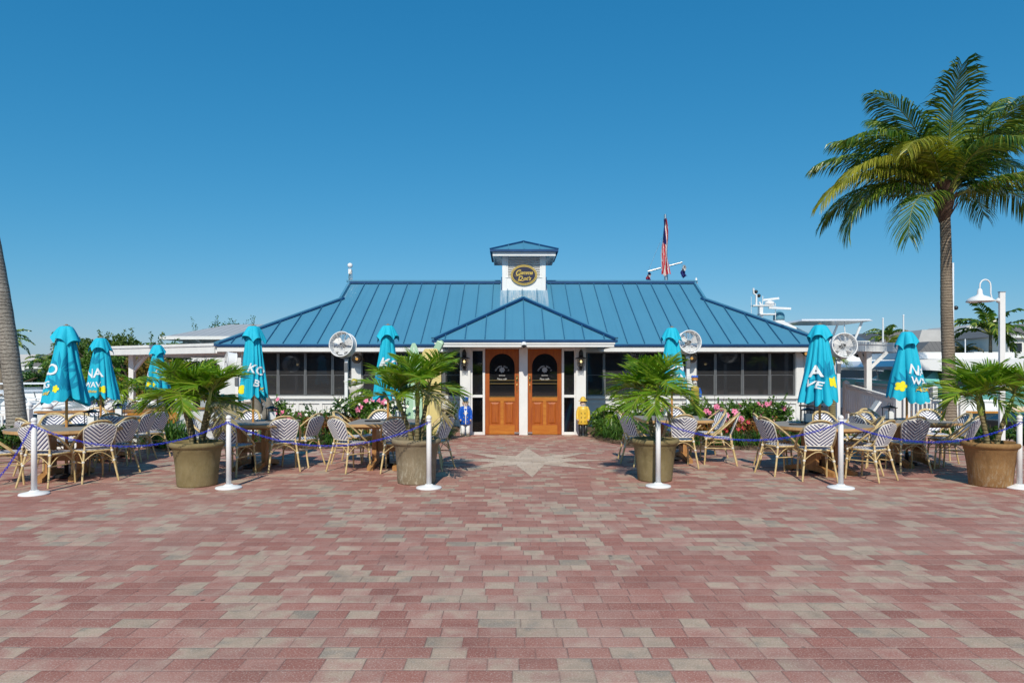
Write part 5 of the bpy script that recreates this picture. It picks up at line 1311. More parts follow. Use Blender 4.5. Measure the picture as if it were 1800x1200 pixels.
# surfboards, weathered post and cabinet
def board(px,Y,w_,h,mt,label,lean,rz,pointy=.5,stripe=None):
    T=empty('surfboard',(X(px,Y),Y,0),rz,label,'surfboard'); n=24
    P=[]
    for i in range(n+1):
        t=i/n; ww=w_*(.5-.5*abs(2*t-.9)**3.2*pointy*1.0); ww=max(.06*w_,ww*sin(pi*min(1,t*6+.12)/2)**.6)*(1 if t<.97 else .8); P.append((ww,h*t))
    poly=P+[(-a,b_) for a,b_ in reversed(P)]
    R=Matrix.Rotation(radians(90),3,'X')
    m=MB(); m.prism(poly,-.022,.022,M=Matrix.Rotation(lean,3,'X')@R); o=m.build('board',mt,T,bevel=.012)
    s=MB(); s.prism([(-.006,.1),(.006,.1),(.006,h-.1),(-.006,h-.1)],.0225,.0245,M=Matrix.Rotation(lean,3,'X')@R); s.build('stringer',stripe or M['oldwood'],T)
board(728,14.9,.36,2.2,M['sgreen'],'tall pale green surfboard standing left of the yellow one',radians(-6),radians(10),.55,M['white2'])
board(753,15.0,.52,2.08,M['syellow'],'faded yellow surfboard standing behind the palm nearest the doors',radians(-6),radians(-8),.25)
T=empty('weathered_cabinet',(X(764,15.3),15.3,0),radians(-6),'weathered wooden cabinet with a pale peaked top between the surfboards and the doors','cabinet')
m=MB(); m.box(-.26,.26,-.1,.1,0,.76); m.build('body',M['oldwood'],T,bevel=.01)
m=MB(); m.box(-.2,.2,-.13,-.101,.12,.68); m.build('door',M['greywall'],T,bevel=.005)
m=MB(); m.add([(-.32,-.16,.77),(.32,-.16,.77),(.32,.14,.77),(-.32,.14,.77),(-.1,0,.95),(.1,0,.95)],[(0,1,5,4),(1,2,5),(2,3,4,5),(3,0,4),(0,3,2,1)]); m.box(-.33,.33,-.17,.15,.735,.768); m.build('peaked_top',M['paleg'],T)
T=empty('carved_post',(X(766,15.2),15.42,0),0,'weathered post with a pale green carved head right of the yellow surfboard','post')
m=MB(); m.tube([(-.02,0,0),(0,0,.8),(-.1,0,1.4),(.02,0,1.95)],[.07,.07,.09,.07],12); m.build('post',M['oldwood'],T)
m=MB(); m.beam((-.09,-.04,1.86),(.10,-.06,2.23),.13,.16); m.sphere((.10,-.06,2.20),.065,12,8); m.beam((-.15,-.04,1.88),(.02,-.04,1.84),.05,.05); m.build('carved_head',M['sgreen'],T,bevel=.02)
for (x0,col,l) in ((1.32,'tealp','light blue paddle board seen through the right sidelight'),(1.38,'bluecoat','dark blue beach umbrella leaning inside the right sidelight')):
    if col=='tealp': M['tealp']=mat('light_blue_board',(.05,.45,.75),.35,.05,3)
    m=MB(); m.beam((x0+(-.02 if col=='tealp' else -.08),17.0 if col=='tealp' else 17.12,.05),(x0+.20,17.02 if col=='tealp' else 17.14,.95 if col=='tealp' else 1.1),.07 if col=='tealp' else .16,.05,up=(0,1,0)); o=m.build('stored_board' if col=='tealp' else 'folded_parasol',M[col],bevel=.01); tag(o,l,'board' if col=='tealp' else 'umbrella')
# ------------------------------------------------------------------ low wall with wooden cap and board sign
WL=empty('low_garden_wall',(-7.5,14,0),0,'low white wall with a wooden cap round the left dining patio','wall')
pts=[(-9.35,13.5),(-8.05,13.75),(-6.55,15.0),(-6.85,19.05)]
for i,(a,b_) in enumerate(zip(pts[:-1],pts[1:])):
    A=Vector((a[0]+7.5,a[1]-14,.37)); Bv=Vector((b_[0]+7.5,b_[1]-14,.37)); d=(Bv-A).normalized()
    MB().beam(A,Bv-d*.02,.16,.74).build('wall_panel',M['white'],WL)
    u=Vector((0,0,.392)); MB().beam(A+u-d*.05,Bv+u-d*.02+d*.03,.22,.04).build('cap',M['twood'],WL)
    for t in (0,1):
        q=A.lerp(Bv,t)
    MB().beam(A+Vector((0,0,-.30)),Bv-d*.03+Vector((0,0,-.30)),.19,.13).build('plinth',M['white'],WL)
BS=empty('board_sign',(0,0,0),0,'orange varnished wooden name board on the white wall','sign')
a=Vector((-8.05,13.75,.0)); b_=Vector((-6.55,15.0,0)); d=(b_-a).normalized(); nrm=Vector((d.y,-d.x,0)); 
BS.location=a+(b_-a)*.36+nrm*.085+Vector((0,0,.60)); BS.rotation_euler=(0,0,atan2(d.y,d.x))
def notch(w_,h,c): return [(-w_+c,-h),(w_-c,-h),(w_-c,-h+c*.6),(w_,-h+c),(w_,h-c),(w_-c,h-c*.6),(w_-c,h),(-w_+c,h),(-w_+c,h-c*.6),(-w_,h-c),(-w_,-h+c),(-w_+c,-h+c*.6)]
MB().prism(notch(.50,.125,.05),0,.035,M=RX3).build('board',M['signwood'],BS)
MB().prism(notch(.46,.10,.05),0,.038,M=RX3).build('board_face',M['signwood'],BS)
letters('ANDREW MAC',.15,0,0,-.0395,offset=.0015).build('carved_lettering',mat('carved_letter_tone',(.62,.36,.13),.6,.1,20),BS)
# ------------------------------------------------------------------ covered walkways
def cover(name,label,poly,zt,th,posts,front):
    T=empty(name,(poly[0][0],poly[0][1],0),0,label,'canopy roof'); ox,oy=poly[0]
    P=[(x-ox,y-oy) for x,y in poly]
    MB().prism(P,zt-.05,zt).build('roof_deck',M['conc2'],T)
    m=MB(); n=len(P)
    for i in range(n):
        A=Vector((*P[i],0)); Bv=Vector((*P[(i+1)%n],0)); dd=(Bv-A).normalized(); nn=Vector((dd.y,-dd.x,0))*.015
        m.beam(A+nn+Vector((0,0,zt-.17)),Bv+nn+Vector((0,0,zt-.17)),.05,.2); m.beam(A+nn*2.2+Vector((0,0,zt-.035)),Bv+nn*2.2+Vector((0,0,zt-.035)),.07,.075)
    m.build('fascia',M['white'],T)
    c=(sum(p[0] for p in P)/n,sum(p[1] for p in P)/n)
    MB().prism([(c[0]+(x-c[0])*.985,c[1]+(y-c[1])*.985) for x,y in P],zt-.24,zt-.21).build('ceiling',M['white'],T)
    for (x,y) in posts:
        q=MB(); x-=ox;y-=oy; q.box(x-.075,x+.075,y-.075,y+.075,0,zt-.245); q.box(x-.1,x+.1,y-.1,y+.1,0,.2); q.build('post',M['white'],T)
        q=MB(); q.beam((x+.06,y,zt-.75),(x+.5,y-.1,zt-.28),.07,.09); q.beam((x,y+.06,zt-.75),(x,y+.5,zt-.28),.07,.09); q.build('brace',M['white'],T)
M['conc2']=mat('white_roof_deck',(.6,.6,.58),.8,.08,2,dirt=.3)
cover('walkway_cover','flat white roof over the left walkway reaching the restaurant',[(-12.6,21.2),(-8.12,18.7),(-8.12,24.5),(-12.6,25.4)],2.33,.27,[(-11.85,21.3),(-9.2,24.0)],None)
cover('walkway_cover','flat white roof over the right ramp behind the umbrellas',[(8.82,18.75),(11.7,20.4),(11.7,25.2),(8.82,25.2)],2.40,.27,[(9.05,19.3),(10.35,19.85)],None)
# railings
def railing(label,pts,step=.13,hgt=.95):
    T=empty('picket_railing',(pts[0][0],pts[0][1],0),0,label,'railing'); ox,oy=pts[0][:2]
    q=MB(); r_=MB(); ps=MB()
    for a,b_ in zip(pts[:-1],pts[1:]):
        A=Vector((a[0]-ox,a[1]-oy,a[2])); Bv=Vector((b_[0]-ox,b_[1]-oy,b_[2]))
        r_.beam(A,Bv,.12,.045); r_.beam(A-Vector((0,0,.09)),Bv-Vector((0,0,.09)),.05,.07); r_.beam(A-Vector((0,0,hgt-.12)),Bv-Vector((0,0,hgt-.12)),.05,.07)
        n=max(2,int((Bv-A).length/step))
        for i in range(1,n):
            p=A.lerp(Bv,i/n); q.beam(p-Vector((0,0,hgt-.15)),p-Vector((0,0,.12)),.04,.04,up=(0,1,0))
    T2=r_.build('rail',M['white'],T); q.build('pickets',M['white'],T)['kind']='stuff'
    for a in pts:
        p=MB(); x,y=a[0]-ox,a[1]-oy; p.box(x-.07,x+.07,y-.07,y+.07,0,a[2]+.05); p.add([(x-.085,y-.085,a[2]+.05),(x+.085,y-.085,a[2]+.05),(x+.085,y+.085,a[2]+.05),(x-.085,y+.085,a[2]+.05),(x,y,a[2]+.13)],[(0,1,4),(1,2,4),(2,3,4),(3,0,4),(0,3,2,1)]); p.build('newel_post',M['white'],T)
railing('shaded white picket railing sloping down the right ramp',[(X(1487,21),21,1.17),(X(1577,17.6),17.6,.86)])
railing('white picket railing along the quay behind the right umbrella',[(X(1580,17.6)+.15,17.6,.86),(X(1690,17.6),17.6,.86)],.11)
railing('far white picket railing on the other side of the ramp',[(12.05,28,1.3),(12.05,19.5,1.05)])
railing('white dock railing at the far left behind the palm trunk',[(-15.5,17.2,.55),(-12.4,17.5,.55)],.2,.7)
m=MB(); m.box(8.9,12.1,25.4,25.6,0,2.2); 
# ------------------------------------------------------------------ street lamp
SLP=empty('street_lamp',(X(1761,13.8),13.8,0),0,'white square lamp post with a gooseneck arm and dish shade at the right','street lamp')
zt=Z(514,13.8)
MB().box(-.055,.055,-.03,.03,0,zt).build('post',M['white'],SLP,bevel=.006); MB().box(-.06,.06,-.035,.035,zt+.001,zt+.018).build('post_cap',M['greywall'],SLP)
P=[(-.07,0,zt-.16),(-.14,0,zt-.165),(-.2,0,zt-.12),(-.225,0,zt-.02),(-.225,0,zt+.12)]+[(-.335+.11*cos(a),0,zt+.13+.13*sin(a)) for a in [pi*i/10 for i in range(11)]]+[(-.445,0,zt+.05)]
MB().tube(P,.014,10).build('gooseneck_arm',M['white2'],SLP); MB().lathe([(.05,-.02),(.05,.0),(.02,.03)],14,(-.085,0,zt-.16),M=Matrix.Rotation(radians(-90),3,'Y')).build('wall_flange',M['white2'],SLP)
MB().lathe([(.24,-.13),(.245,-.12),(.22,-.075),(.15,-.03),(.07,.0),(.05,.03),(.045,.10),(.03,.13),(.015,.14)],28,(-.445,0,zt-.06)).build('dish_shade',M['white2'],SLP)
MB().sphere((-.445,0,zt-.17),.05,10,8).build('bulb',M['clear'],SLP)
# ------------------------------------------------------------------ flag mast behind the roof
FP=empty('flag_mast',(X(1171,34),34,0),0,'grey flag mast with a slanted yardarm rising behind the blue roof','flagpole')
MB().tube([(0,0,0),(0,0,6),(-.05,0,Z(377,34))],[.11,.1,.06],10).build('mast',M['steel'],FP); MB().tube([(X(1139,34)-X(1171,34),0,Z(477,34)),(X(1199,34)-X(1171,34),0,Z(461,34))],.04,8).build('yardarm',M['steel'],FP)
MB().tube([(X(1139,34)-X(1171,34),0,Z(477,34)),(0,0,Z(400,34))],.006,4).tube([(X(1199,34)-X(1171,34),0,Z(461,34)),(X(1199,34)-X(1171,34),0,Z(485,34))],.006,4).build('halyard',M['steel'],FP)
def limp(name,label,x,zt_,zb_,wd,mats,rows,Y=33.8):
    m=MB(); n=28; k=40; V=[]
    for j in range(k+1):
        t=j/k
        for i in range(n+1):
            u=i/n; w2=wd*(.45+.55*t)*(1-.25*sin(3*t+1))
            V.append((x+ (u-.5)*w2+.05*sin(8*t+6*u),Y+.09*sin(u*17+4*t),zt_+(zb_-zt_)*t+.06*sin(u*9)*t))
    for j in range(k):
        for i in range(n):
            mi=rows(i/n,j/k); a=j*(n+1)+i; m.add([V[a],V[a+1],V[a+n+2],V[a+n+1]],[(0,3,2,1)],mi,True)
    o=m.build(name,mats); tag(o,label,'flag'); return o
def usf(u,v):
    if v<.35+.2*u and u<.62: return 2
    return int((u*9+v*2.2))%2
limp('flag','limp red and white striped flag with a blue canton hanging down the mast',X(1167.5,34),Z(386,34),Z(484,34),.42,[M['red'],M['flagw'],M['flagb']],usf)
limp('pennant','small furled flag hanging from the left end of the yardarm',X(1139,34),Z(480,34),Z(496,34),.26,[M['flagb'],M['flagw'],M['red']],lambda u,v:int(v*4)%3)
limp('pennant','small blue and white flag hanging from the right end of the yardarm',X(1200,34),Z(467,34),Z(488,34),.28,[M['flagw'],M['flagb']],lambda u,v:1 if v>.45 else 0)
# ------------------------------------------------------------------ boats
def hull(L,Bm,zt_,zk,col,stripe=None,bow=.25,T=None,flare=.75):
    """hull along +X (bow at +X)"""
    m=MB(); n=20; V=[]
    for i in range(n+1):
        t=i/n; w_=Bm/2*(1-max(0,(t-.45)/.55)**2.2); sh=zt_+ (.35*Bm*.3)*max(0,t-.3)**2*2
        x=L*(t-.5)+bow*max(0,t-.6)*2
        for (q,zz,xo) in ((0.02,zk,-.35*t),(flare*.8,zk+.35*(zt_-zk),-.2*t),(flare*1.1 if flare*1.1<1 else 1,zk+.75*(zt_-zk),-.05*t),(1,sh,0),(.93,sh+.02,0)):
            V.append((x+xo*bow*2,-w_*q,zz)); 
        for (q,zz,xo) in reversed(((0.02,zk,-.35*t),(flare*.8,zk+.35*(zt_-zk),-.2*t),(flare*1.1 if flare*1.1<1 else 1,zk+.75*(zt_-zk),-.05*t),(1,sh,0),(.93,sh+.02,0))):
            V.append((x+xo*bow*2,w_*q,zz))
    k=10
    for i in range(n):
        for j in range(k-1):
            mi=1 if (stripe and j in (2,6)) else 0
            m.add([V[i*k+j],V[i*k+j+1],V[(i+1)*k+j+1],V[(i+1)*k+j]],[(3,2,1,0)],mi,True)
    m.add([V[j] for j in range(k)],[tuple(range(k))]); m.add([V[n*k+j] for j in range(k)],[tuple(range(k))[::-1]])
    # deck
    m.add([V[i*k+4] for i in range(n+1)]+[V[i*k+5] for i in range(n,-1,-1)],[tuple(range(2*n+2))])
    return m.build('hull',[col,stripe or col],T)
def boat(name,label,x,y,rz,z=0,grp=None):
    return empty(name,(x,y,z),rz,label,'boat',grp)
def wedge(x0,x1,y,z0,z1,f=.3,b_=.1,m=None):
    m=m or MB(); L=x1-x0
    m.add([(x0,-y,z0),(x1,-y,z0),(x1,y,z0),(x0,y,z0),(x0+b_*L,-y*.88,z1),(x1-f*L,-y*.88,z1),(x1-f*L,y*.88,z1),(x0+b_*L,y*.88,z1)],[(0,3,2,1),(4,5,6,7),(0,1,5,4),(1,2,6,5),(2,3,7,6),(3,0,4,7)]); return m
# small craft, left marina
def small(px,Y,L,rz,kind,label,zt_=-.05,col='boat',stripe=None):
    T=boat('sport_boat',label,X(px,Y),Y,rz,-.5,'small white boats moored at the left')
    hull(L,L*.3,zt_,-1.3,M[col],M[stripe] if stripe else None,.4,T)
    wedge(-L*.15,L*.3,L*.11,zt_,zt_+.35,.3,.05).build('coaming',M['boat'],T)
    if kind=='console':
        wedge(-L*.05,L*.1,L*.06,zt_+.36,zt_+1.0,.3,.1).build('console',M['boat'],T)
        t=MB()
        for sx in (-.12,.12):
            for s in (-1,1): t.tube([(sx*L,s*L*.08,zt_),(sx*L*.7,s*L*.08,zt_+1.15)],.02,6)
        t.build('top_frame',M['steel'],T); wedge(-L*.16,L*.16,L*.11,zt_+1.15,zt_+1.22,.05,.05).build('hardtop',M['boat'],T)
    elif kind=='cabin':
        wedge(-L*.1,L*.28,L*.105,zt_+.36,zt_+.95,.45,.08).build('cabin',M['boat'],T)
        wedge(-L*.085,L*.235,L*.108,zt_+.5,zt_+.8,.32,.04).build('cabin_window',M['dglass'],T)
        t=MB(); 
        for s in (-1,1): t.tube([(-L*.4,s*L*.13,zt_+.3),(-L*.2,s*L*.13,zt_+1.25),(L*.02,s*L*.1,zt_+.95)],.025,6)
        t.build('arch',M['boat'],T)
    else:
        t=MB(); t.add([( -L*.45,-L*.14,zt_+.05),(L*.42,-.05,zt_+.25),(L*.42,.05,zt_+.25),(-L*.45,L*.14,zt_+.05),(-L*.2,0,zt_+.75),(L*.1,0,zt_+.8)],[(0,1,5,4),(1,2,5),(2,3,4,5),(3,0,4)]); t.build('cover',M['navy' if kind=='navy' else 'paleg'],T)
    r_=MB()
    for s in (-1,1):
        r_.tube([(L*(-.1+.1*i),s*L*.15*(1-max(0,(.15+.1*i-.2))*1.4),zt_+.42) for i in range(6)],.018,5)
        for i in range(6): r_.tube([(L*(-.1+.1*i),s*L*.15*(1-max(0,(.15+.1*i-.2))*1.4),zt_+.02),(L*(-.1+.1*i),s*L*.15*(1-max(0,(.15+.1*i-.2))*1.4),zt_+.42)],.012,4)
    r_.build('guard_rail',M['steel'],T)
small(-12,18.5,5,radians(65),'open','small white dinghy with a yellow band at the left edge',-.15,'boat','yprint')
small(70,24,8,radians(20),'cabin','white cabin boat behind the leaning palm',.05)
small(10,27,8,radians(70),'console','white console boat at the far left edge',.1)
small(125,22,8.5,radians(160),'cabin','white cabin boat behind the leftmost umbrella',-.05)
small(150,29,8,radians(200),'navy','white boat under a navy cover behind the second umbrella',.15)
small(235,27,9,radians(15),'cabin','white cabin boat seen beside the left walkway post',.0)
small(60,33,9,radians(10),'console','white console boat in the farther left row',.3)
small(250,34,9,radians(175),'open','covered boat in the farther row beyond the walkway',.2)
def piling(px,Y,r_,zt_,label):
    T=empty('dock_piling',(X(px,Y),Y,-1.5),0,label,'piling','white capped dock pilings')
    MB().lathe([(r_,0),(r_,zt_+1.5)],18).build('pile',M['white2'],T); MB().lathe([(r_*1.12,zt_+1.5),(r_*1.12,zt_+1.56),(r_*.2,zt_+1.56+r_*1.0),(.005,zt_+1.56+r_*1.05)],18).build('cone_cap',M['white2'],T)
piling(51,20.5,.10,.50,'slim white piling just right of the leaning palm'); piling(84,17.5,.11,.62,'thick white piling left of the leftmost umbrella pole')
piling(275,19.8,.16,.72,'white piling behind the far left umbrella')
piling(8,22,.1,.45,'white piling at the far left edge')
# dock lockers / left lounge frames
T=empty('dock_gangway',(X(160,19),19,0),0,'white metal gangway frame sloping behind the leftmost umbrellas','gangway')
m=MB()
for s in (0,.8):
    m.tube([(-1.9,s,-.15),(-.9,s,.75),(.3,s,.75)],.03,6); m.tube([(-.2,s,-.1),(1.0,s,.8)],.03,6); m.tube([(-1.6,s,-.5),(-.5,s,.45)],.03,6); m.beam((-.6,s,-.05),(.6,s,.62),.05,.10)
m.build('frame',M['white2'],T)
T.location=(X(130,19),19,0)
# ---- right: white sportfishing yacht
YY=33; YT=boat('motor_yacht','large white motor yacht with radar mast and hardtop behind the right end of the roof',X(1400,YY)+1.5,YY,radians(178))
def yl(px): return -(X(px,YY)-(X(1400,YY)+1.5))
hull(15,4.6,.9,-1.5,M['boat'],None,.7,YT)
wedge(-4.2,4.2,1.9,.9,1.9,.35,.03).build('deckhouse',M['boat'],YT); wedge(-3.2,3.7,1.93,1.25,1.7,.28,.04).build('deckhouse_window',M['dglass'],YT)
wedge(-5.0,2.0,1.8,1.9,2.2,.2,.02).build('flybridge',M['boat'],YT)
wedge(yl(1490),yl(1335),1.0,2.2,3.95,.12,.80).build('flybridge_fairing',M['boat'],YT)
wedge(yl(1505),yl(1388),1.6,Z(568,33),Z(564.5,33),.02,.02).build('hardtop',M['boat'],YT)
for s in (-1,1):
    m=MB(); m.beam((yl(1468),s*1.3,2.2),(yl(1492),s*1.3,Z(568,33)-.02),.09,.07,up=(0,1,0)); m.tube([(yl(1468),s*1.3,2.2),(yl(1462),s*1.3,Z(568,33)-.02)],.025,6); m.build('hardtop_support',M['boat'],YT)
MT=MB(); z_=lambda py:Z(py,YY)
MT.box(yl(1341)-.0,yl(1335),-.15,.15,z_(560),z_(537)); MT.box(yl(1362),yl(1335),-.25,.25,z_(553.5),z_(551)); MT.box(yl(1360),yl(1323),-.2,.2,z_(538),z_(536)); MT.tube([(yl(1331),0,z_(537)),(yl(1331),0,z_(518)),(yl(1326),0,z_(515)),(yl(1326),0,z_(506))],.05,8); MT.tube([(yl(1336),0,z_(530)),(yl(1340),0,z_(537))],.05,6)
MT.tube([(yl(1340),.1,z_(551)),(yl(1341),.1,z_(520))],.02,5); MT.tube([(yl(1363),.1,z_(562)),(yl(1363),.1,z_(533))],.015,5); MT.tube([(yl(1321),.1,z_(552)),(yl(1321),.1,z_(521))],.012,5)
MT.build('radar_mast',M['boat'],YT)
m=MB(); m.beam((yl(1342),0,z_(527)),(yl(1370),0,z_(524)),.12,.10,up=(0,0,1)); m.beam((yl(1350),0.2,z_(541)),(yl(1388),.2,z_(543)),.12,.10); m.build('radar_bar',M['boat'],YT)
m=MB(); m.lathe([(.12,0),(.24,.05),(.22,.18),(.1,.24)],14,(yl(1354),0,z_(537))); m.build('radar_base',M['boat'],YT)
m=MB(); m.lathe([(.26,0),(.27,.12),(.265,.25),(.2,.38),(.08,.45),(.005,.46)],18,(yl(1374),-.3,z_(562))); m.build('satellite_dome',M['domeb'] if 'domeb' in M else mat('blue_grey_dome',(.10,.27,.36),.35,.05,4),YT); MB().lathe([(.27,-.13),(.275,-.01)],18,(yl(1374),-.3,z_(562))).build('dome_base',M['boat'],YT)
m=MB(); m.sphere((yl(1331),-.05,z_(512)),.09,10,8); m.sphere((yl(1336),-.05,z_(519)),.09,10,8); m.build('spot_lamp',M['black'],YT)
# cockpit boat seen under the right cover
T=boat('sailing_yacht','white boat with navy canopy seen below the right walkway roof',X(1530,24),24.5,radians(170)); hull(8,2.6,.25,-1.4,M['boat'],None,.5,T); wedge(-1.5,2.8,1.0,.25,1.0,.4,.05).build('cabin',M['boat'],T)
m=MB(); m.add([(-2.6,-1,1.75),(-.6,-1,1.9),(-.6,1,1.9),(-2.6,1,1.75),(-2.7,-1,1.68),(-.5,-1,1.8),(-.5,1,1.8),(-2.7,1,1.68)],[(0,1,2,3),(0,4,5,1),(1,5,6,2),(2,6,7,3),(3,7,4,0),(7,6,5,4)]); m.build('canopy',M['navy'],T)
m=MB()
for s in (-1,1): m.tube([(-2.6,s*.95,1.7),(-2.2,s,.3)],.02,5); m.tube([(-.7,s*.95,1.85),(-1.1,s,.3)],.02,5); m.tube([(-3.8,s*1.1,.8),(3.0,s*.7,.9)],.014,5); m.tube([(-3.8,s*1.1,.55),(3.0,s*.7,.6)],.012,5)
for i in range(9):
    for s in (-1,1): m.tube([(-3.8+.85*i,s*(1.1-.04*i),.25),(-3.8+.85*i,s*(1.1-.04*i),.9)],.014,5)
m.build('canopy_frame',M['steel'],T); wedge(-3.9,-1.6,1.15,.25,.62,.1,.0).build('cockpit_coaming',M['boat'],T)
# teal motor boat
TB=boat('motor_yacht','teal and white motor yacht with dark windows behind the tall palm',X(1700,24)+1.6,24.5,radians(180))
hull(13,4.0,.98,-1.4,M['boat'],M['teal'],.6,TB)
m=wedge(-5.6,4.3,1.75,.98,1.62,.1,.01); m.build('teal_deckhouse',M['teal'],TB)
m=MB(); prof=[(-6.3,1.60),(-5.0,1.72),(-3.0,1.74),(-.5,1.68),(1.0,1.56),(2.4,1.50),(3.8,1.60),(4.8,1.62),(5.0,1.72),(4.7,1.93),(3.2,1.97),(-1,1.99),(-5,1.95),(-6.5,1.70)]
n=len(prof); V=[(x,-1.95,z) for x,z in prof]+[(x,1.95,z) for x,z in prof]; m.add(V,[tuple(range(n)),tuple(range(n,2*n))[::-1]]+[(i,i+n,(i+1)%n+n,(i+1)%n) for i in range(n)]); m.build('sweeping_roof',M['boat'],TB)
m=MB(); m.add([(2.5,-1.77,.75),(4.0,-1.77,.75),(3.8,-1.77,1.62),(2.5,-1.77,1.62)],[(0,1,2,3)]); m.add([(-4.9,-1.77,.85),(-2.0,-1.77,.85),(-1.6,-1.77,1.58),(-4.7,-1.77,1.58)],[(0,1,2,3)]); 
m.v+=[];
MB().box(2.4,3.3,-1.78,1.78,1.08,1.6).build('side_window',M['dglass'],TB); MB().box(-4.9,-1.9,-1.775,1.775,1.06,1.52).build('side_window',M['dglass'],TB)
m=MB(); m.box(-6.2,6.0,-2.02,2.02,.18,.24); m.build('rubbing_strake',M['signwood'],TB)
m=MB(); m.box(.3,4.3,-1.0,1.0,1.985,2.2); m.build('upper_box',M['boat'],TB); m=MB(); m.tube([(1.6,.4,2.19),(1.6,.4,2.7)],.02,5); m.build('aerial',M['boat'],TB)
# small boats' masts right of the palm trunk
T=empty('white_aerial_mast',(X(1675,28),28,0),0,'slim white mast close behind the tall palm trunk','mast'); MB().tube([(0,0,0),(0,0,Z(462,28))],.045,8).build('pole',M['boat'],T); MB().sphere((.12,0,Z(541,28)),.09,10,8).build('anemometer',M['black'],T)
for (px,Y,py,l) in ((1552,40,560,'thin white mast left of the umbrella near the tall palm'),(1588,44,554,'thin white mast just behind the umbrella near the tall palm'),(4,30,600,'slanted white pole at the far left edge')):
    T=empty('white_aerial_mast',(X(px,Y),Y,0),0,l,'mast'); MB().tube([(0,0,0),(.5 if px<20 else 0,0,Z(py,Y))],.05,8).build('pole',M['boat'],T); MB().sphere((.5 if px<20 else 0,0,Z(py,Y)),.06,8,6).build('mast_tip',M['boat'],T)
# ------------------------------------------------------------------ far houses
def mansard(name,label,pxa,pxb,pya,pyb,Y,rm,wall,depth=12,inset=2.5,wy=None,wins=4):
    xa,xb=X(pxa,Y),X(pxb,Y); zt_,zb_=Z(pya,Y),Z(pyb,Y); T=empty(name,((xa+xb)/2,Y,0),0,label,'house'); w_=(xb-xa)/2
    m=MB(); m.box(-w_+.3,w_-.3,.4,depth,0.2,zb_-.02); WO=m.build('wall',wall,T)
    i=min(inset,w_*.8); m=MB(); V=[(-w_,0,zb_),(w_,0,zb_),(w_,depth,zb_),(-w_,depth,zb_),(-w_+i,i*.6,zt_),(w_-i*.5,i*.6,zt_),(w_-i*.5,depth-i*.6,zt_),(-w_+i,depth-i*.6,zt_)]
    m.add(V,[(0,1,5,4),(1,2,6,5),(2,3,7,6),(3,0,4,7),(4,5,6,7),(0,3,2,1)]); m.build('roof',rm,T)
    m=MB(); m.box(-w_-.05,w_+.05,-.12,0,zb_-.2,zb_+.05); m.build('eave_board',M['white'],T)
    for k in range(wins):
        x=-w_+(2*w_)*(k+.5)/wins; z=zb_-1.9
        if z<.6: continue
        f=MB(); f.box(x-.7,x+.7,.34,.42,z,z+1.3); fo=f.build('window',M['white'],T); MB().box(x-.6,x+.6,.32,.335,z+.1,z+1.2).build('pane',M['dglass'],fo)
    return T
mansard('town_house','dark mansard roofed house left of the umbrella near the tall palm',1530,1612,581,610,82,M['greyroof2'],M['cream'],12,2.5)
mansard('town_house','pale mansard roofed house behind the umbrella and tall palm trunk',1611,1680,579,610,79,M['greyroof3'],M['cream'],12,1.0)
mansard('town_house','lower grey roofed wing with dark louvred wall behind the tall palm',1612,1700,599,622,72,M['greyroof2'],M['greywall'],8,3.0)
mansard('town_house','pale angular roofed house between the tall palm and the lamp post',1678,1790,569,592,86,M['greyroof3'],M['cream'],12,3.0)
mansard('town_house','long grey roofed house behind the small coconut palm',1700,1800,596,622,74,M['greyroof2'],M['cream'],9,3.0,wins=6)
mansard('town_house','cream house with a grey ribbed roof at the right edge',1772,1990,568,590,68,M['greyroof2'],M['cream'],10,2.0,wins=6)
mansard('town_house','small dark blue roofed building behind the right fan',1460,1527,587,600,60,mat('dark_blue_roof',(.06,.10,.15),.5,.1,1),M['greywall'],8,3)
mansard('town_house','low cream building behind the teal yacht',1612,1860,618,640,66,M['conc2'],M['cream'],6,1.0,wins=9)
mansard('town_house','distant grey hip roofed house behind the leftmost umbrella',35,140,617,645,90,M['greyroof2'],M['cream'],14,5.5)
mansard('town_house','far grey roofed house behind the leaning palm trunk',-40,66,622,648,95,M['greyroof3'],M['cream'],14,4)
# left hip-roofed house
Y0=42; T=empty('hip_roofed_house',(X(360,Y0),Y0,0),0,'white house with a light grey metal hip roof behind the left eave','house')
xa,xb=X(283,Y0)-X(360,Y0),X(560,Y0)-X(360,Y0); ze_=Z(592,Y0); 
m=MB(); m.box(xa+.9,xb-.9,.9,9,.1,ze_-.02); m.build('wall',M['white'],T)
m=MB(); rz_=Z(570,Y0+5); m.add([(xa,0,ze_),(xb,0,ze_),(xb,10,ze_),(xa,10,ze_),(X(404,Y0+5)-X(360,Y0),5,rz_),(xb-4,5,rz_)],[(0,1,5,4),(1,2,5),(2,3,4,5),(3,0,4),(0,3,2,1)]); m.build('roof',M['greyroof'],T)
m=MB(); m.box(xa-.02,xb+.02,-.08,-.005,ze_-.16,ze_+.04); m.box(xa-.08,xa-.025,-.005,10,ze_-.16,ze_+.04); m.build('gutter',M['white'],T)
for k,px in enumerate((317,328,338,352,364)):
    f=MB(); x=X(px,Y0+.8)-X(360,Y0); f.box(x-.2,x+.2,.82,.89,Z(609,Y0),Z(602,Y0)); fo=f.build('window',M['white'],T); MB().box(x-.15,x+.15,.80,.815,Z(608.5,Y0),Z(602.5,Y0)).build('pane',M['dglass'],fo)
m=MB(); m.tube([(X(344,Y0)-X(360,Y0),.0,ze_-.15),(X(350,Y0)-X(360,Y0),.85,ze_-.5),(X(350,Y0)-X(360,Y0),.85,1)],.06,6); m.build('downspout',M['white'],T)
